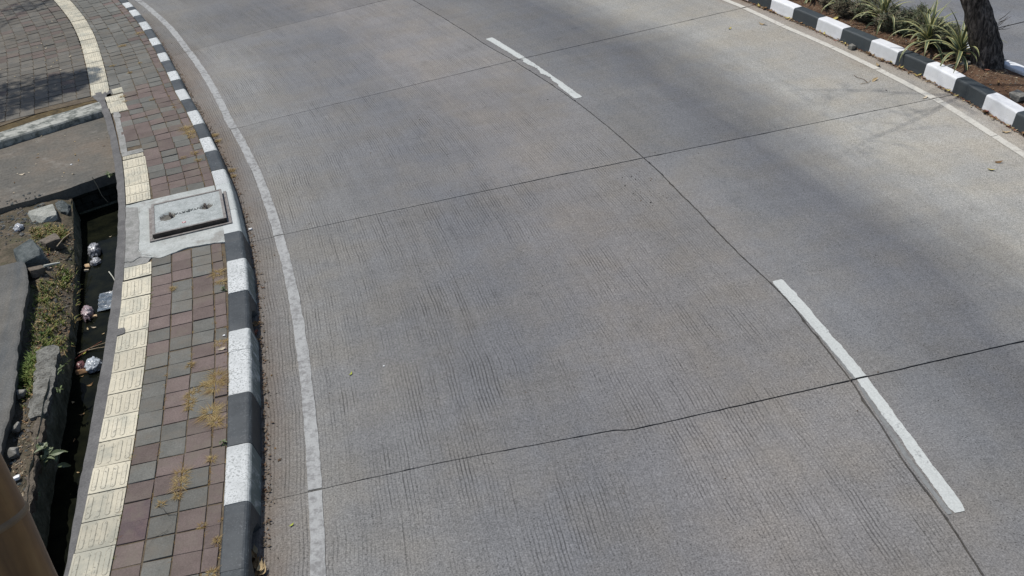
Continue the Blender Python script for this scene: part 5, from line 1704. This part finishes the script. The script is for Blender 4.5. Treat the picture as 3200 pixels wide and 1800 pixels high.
def crown(name, parent, clumps, n, mat, seed, L=0.07, W=0.035):
    r = random.Random(seed); b = MB()
    for (c_, rad) in clumps:
        c_ = Vector(c_)
        for _ in range(n):
            d = Vector((r.gauss(0, 1), r.gauss(0, 1), r.gauss(0, 0.7)))
            p_ = c_ + d.normalized() * rad * r.random() ** 0.45
            u = Vector((r.gauss(0, 1), r.gauss(0, 1), r.gauss(0, .5))).normalized(); v = u.orthogonal().normalized()
            l, w = L * r.uniform(.6, 1.2), W * r.uniform(.6, 1.2)
            b.quad(p_ - u * l, p_ + v * w, p_ + u * l, p_ - v * w)
    return link(name, b.make(name, mat), parent)

tb = Vector((7.0, 11.75, 0.10))
tr = thing("median_tree", "leaning dark barked tree trunk standing in the median soil", "tree", tb)
def loc(x, y, z): return Vector((x, y, z)) - tb
tree_limb([loc(7.02, 11.73, -0.05), loc(7.0, 11.76, 0.2), loc(6.93, 11.83, 0.55), loc(6.72, 11.92, 1.06), loc(6.40, 12.05, 1.9), loc(6.15, 12.2, 3.0), loc(6.0, 12.3, 4.4)],
          [0.245, 0.22, 0.185, 0.165, 0.15, 0.135, 0.12], 44, "bark", "trunk", tr, 0.034, 3, 14)
# buttress and knob on the trunk
b = MB(); b.tube([loc(7.14, 11.74, 0.02), loc(7.13, 11.80, 0.30), loc(7.05, 11.86, 0.52)], [0.09, 0.085, 0.03], 10)
link("root_flare", b.make("root_flare", "bark", True), tr)
def shade(x, y, z):     # limb point whose shadow falls at x, y on the road
    return (x + SUN_H.x / math.tan(SUN_EL) * z, y + SUN_H.y / math.tan(SUN_EL) * z, z)
br = [[(6.0, 12.3, 4.35), (4.9, 12.7, 6.2), (3.9, 13.2, 7.6), shade(6.5, 11.2, 8.4), shade(6.0, 11.35, 8.7), shade(5.2, 11.7, 10.5), shade(4.3, 11.95, 11.0)],
      [(6.0, 12.3, 4.35), (4.7, 12.5, 6.4), (3.7, 13.0, 7.8), shade(6.35, 11.1, 8.5), shade(5.8, 10.75, 8.8), shade(5.2, 10.4, 9.0), shade(4.5, 10.0, 9.2)],
      [(6.0, 12.3, 4.35), (6.6, 12.9, 5.6), (7.3, 13.6, 6.6)],
      [(6.0, 12.3, 4.35), (6.3, 12.5, 5.6), (6.6, 12.6, 7.0)]]
rb = random.Random(77)
for k, pts in enumerate(br):
    rad = [0.075, 0.045, 0.026, 0.015, 0.011, 0.008, 0.005][:len(pts)]
    o_, path = tree_limb([loc(*p_) for p_ in pts], rad, 8, "bark", "branch", tr, sub=5)
    # side twigs, mostly bare
    tw = MB()
    for q in range(12 if k < 2 else 5, len(path), 1):
        for _ in range(1):
            d = Vector((rb.gauss(0, 1), rb.gauss(0, 1), rb.uniform(0.0, 0.5))).normalized()
            p0 = path[q]; L = rb.uniform(0.35, 0.95)
            p1 = p0 + d * L * 0.5 + Vector((0, 0, 0.03)); p2 = p0 + d * L + Vector((rb.uniform(-.1, .1), rb.uniform(-.1, .1), 0.05))
            tw.tube([p0, p1, p2], [0.007, 0.0055, 0.003], 5, cap=False)
            d2 = Vector((rb.gauss(0, 1), rb.gauss(0, 1), 0.2)).normalized()
            tw.tube([p1, p1 + d2 * L * 0.4], [0.005, 0.003], 4, cap=False)
    link("twigs", tw.make("twigs", "bark"), o_)
crown("crown", tr, [(loc(7.4, 13.8, 7.2), 0.9), (loc(6.7, 12.7, 7.6), 0.9), (loc(8.0, 12.8, 7.2), 0.9)], 420, "tree_leaf", 5)
# shoots on the side of the trunk
b = MB()
for q in range(6):
    p0 = loc(7.10, 11.86, 0.62 + 0.03 * q); d = Vector((rb.uniform(.4, 1), rb.uniform(-.4, .4), rb.uniform(-.1, .7))).normalized()
    b.tube([p0, p0 + d * 0.09, p0 + d * 0.16 + Vector((0, 0, .02))], [0.005, 0.004, 0.002], 4, cap=False)
link("shoots", b.make("shoots", "bark"), tr)

# street tree standing left of the forecourt; only its shadow reaches the paving
sb = Vector((-12.4, 14.6, 0.1))
st = thing("street_tree", "leafy street tree shading the paver forecourt", "tree", sb)
tree_limb([Vector((0, 0, -0.1)), Vector((0.05, 0.02, 1.2)), Vector((0.1, 0.1, 2.6)), Vector((0.5, 0.3, 4.2))], [0.2, 0.16, 0.14, 0.11], 16, "bark", "trunk", st, 0.02, 9, 6)
sh = Vector((SUN_H.x, SUN_H.y, 0)) / math.tan(SUN_EL)
def over(x, y, z):     # crown point whose shadow lies at x, y on the paving
    return Vector((x, y, SW)) + sh * (z - SW) + Vector((0, 0, z - SW)) - sb
spots = [(-7.9, 14.75, 6.3, .50), (-7.35, 14.55, 6.0, .42), (-7.0, 15.1, 6.2, .28), (-8.1, 14.2, 5.9, .45), (-7.5, 13.95, 6.1, .32), (-8.6, 14.5, 6.4, .6), (-8.9, 15.3, 6.6, .3), (-9.3, 14.4, 6.5, .7),
         (-8.6, 13.6, 6.2, .5), (-9.8, 15.2, 6.9, .6), (-10.2, 16.6, 7.0, .6), (-10.6, 18.6, 7.0, .7), (-9.9, 19.9, 7.0, .5), (-7.9, 13.5, 6.0, .3), (-7.05, 14.45, 6.2, .25), (-7.45, 14.95, 6.1, .3), (-7.3, 14.15, 6.3, .3), (-6.85, 14.75, 6.0, .2)]
cl = []
for (x, y, z, rd) in spots:
    c_ = over(x, y, z + 3.5); cl.append((c_, rd * 1.1))
    tree_limb([Vector((0.5, 0.3, 4.2)), Vector((0.5, 0.3, 4.2)).lerp(c_, 0.5) + Vector((0, 0, 0.35)), c_], [0.05, 0.03, 0.015], 6, "bark", "branch", st)
crown("crown", st, cl, 210, "tree_leaf", 15)

# ------------------------------------------------------------------ dark post at the end of the median and bamboo pole
pb = thing("dark_post", "short dark square post on the median soil beside the grey stone", "post", P(48.75, 14.03, 0.10), rot=(0, 0, math.radians(14)))
b = MB(); b.box(-0.05, 0.05, -0.05, 0.05, 0.0, 0.29); link("shaft", b.make("shaft", "dark_post"), pb)
b = MB(); b.box(-0.056, 0.056, -0.056, 0.056, 0.291, 0.31); link("cap", b.make("cap", "dark_post"), pb)

M_ = Vector((-0.7447, 0.8437, 4.2751)); AX = Vector((-0.17854, 0.32810, 0.92768)).normalized()
foot = M_ - AX * (M_.z / AX.z)
bp = thing("bamboo_pole", "thick yellow brown bamboo pole leaning up beside the drain", "bamboo pole", foot)
bp.rotation_mode = 'QUATERNION'; bp.rotation_quaternion = AX.to_track_quat('Z', 'Y')
Lm = (M_ - foot).length
node0 = Lm + 0.024
zs = sorted([node0 + 0.34 * k for k in range(-14, 6) if 0.05 < node0 + 0.34 * k < Lm + 1.9])
b = MB(); pts = []; rads = []
z = 0.0
prof = []
for z in [0.0] + [v for n_ in zs for v in (n_ - 0.10, n_ - 0.012, n_, n_ + 0.012, n_ + 0.10)] + [Lm + 2.0]:
    r_ = 0.054
    for n_ in zs:
        if abs(z - n_) < 0.02: r_ = 0.0560
    if z < Lm + 2.01: prof.append((z, r_))
prof = sorted(set(prof))
b.tube([Vector((0, 0, z)) for z, _ in prof], [r_ for _, r_ in prof], 40)
link("culm", b.make("culm", "bamboo", True), bp)
for n_ in zs:
    b = MB(); k = 40; rows = []
    for (dr, dz) in ((0.0555, -0.006), (0.0585, -0.003), (0.0590, 0.0), (0.0575, 0.003), (0.0555, 0.006)):
        rows.append([Vector((dr * math.cos(2 * math.pi * j / k), dr * math.sin(2 * math.pi * j / k), n_ + dz)) for j in range(k)])
    b.grid(rows, close=True)
    link("node_ring", b.make("node_ring", "bamboo_node", True), bp)

# a few white scraps and a pale leaf bit on the road and verge
for R, a, s_, lab in ((39.86, 11.62, 0.018, "small cream paper scrap on the road right of the worn edge line"), (36.72, 21.0, 0.03, "tiny white scrap on the driveway slab"), 
                      (38.44, 12.75, 0.025, "white pebble in the paver gap by the white kerb stone"), (38.80, 16.3, 0.05, "white scrap in the gutter beside the manhole apron")):
    z = 0.0 if 38.7 < R < 48 else (SW if R > 38 else 0.06)
    chunk("paper_scrap", lab, "scrap", R, a, z + s_ * 0.2, (s_, s_ * 0.8, s_ * 0.5), "white_scrap", R + a, rough=0.15)

def crack(pts, w, z):
    b = MB(); rows = []
    seq = []
    for (p0, p1) in zip(pts, pts[1:]):
        for k in range(7):
            t = k / 7; seq.append((p0[0] + (p1[0] - p0[0]) * t, p0[1] + (p1[1] - p0[1]) * t))
    seq.append(pts[-1])
    for i, (R, a) in enumerate(seq):
        R += 0.006 * n1(i * 0.9, R + a); a += math.degrees(0.006 * n1(i * 0.8, a + 3) / 38)
        h = w * (0.4 + 0.8 * abs(n1(i * 0.7, 5))) * (0.3 if i in (0, len(seq) - 1) else 1)
        rows.append([P(R, a - math.degrees(h / 38), z), P(R + h * 0.4, a + math.degrees(h / 38), z)])
    b.grid(rows)
    link("crack", b.make("crack", "under_road"), sw)
crack([(37.95, 9.62), (38.02, 9.55), (38.06, 9.43), (38.13, 9.40)], 0.003, SW + 0.0075)
crack([(37.94, 8.98), (37.99, 9.12), (38.07, 9.17), (38.11, 9.29)], 0.0035, SW + 0.0075)
crack([(38.06, 9.17), (38.07, 9.06)], 0.002, SW + 0.0075)
crack([(37.575, 17.55), (37.57, 16.6), (37.565, 15.95), (37.60, 15.72), (37.72, 15.60)], 0.003, SW + 0.0115)
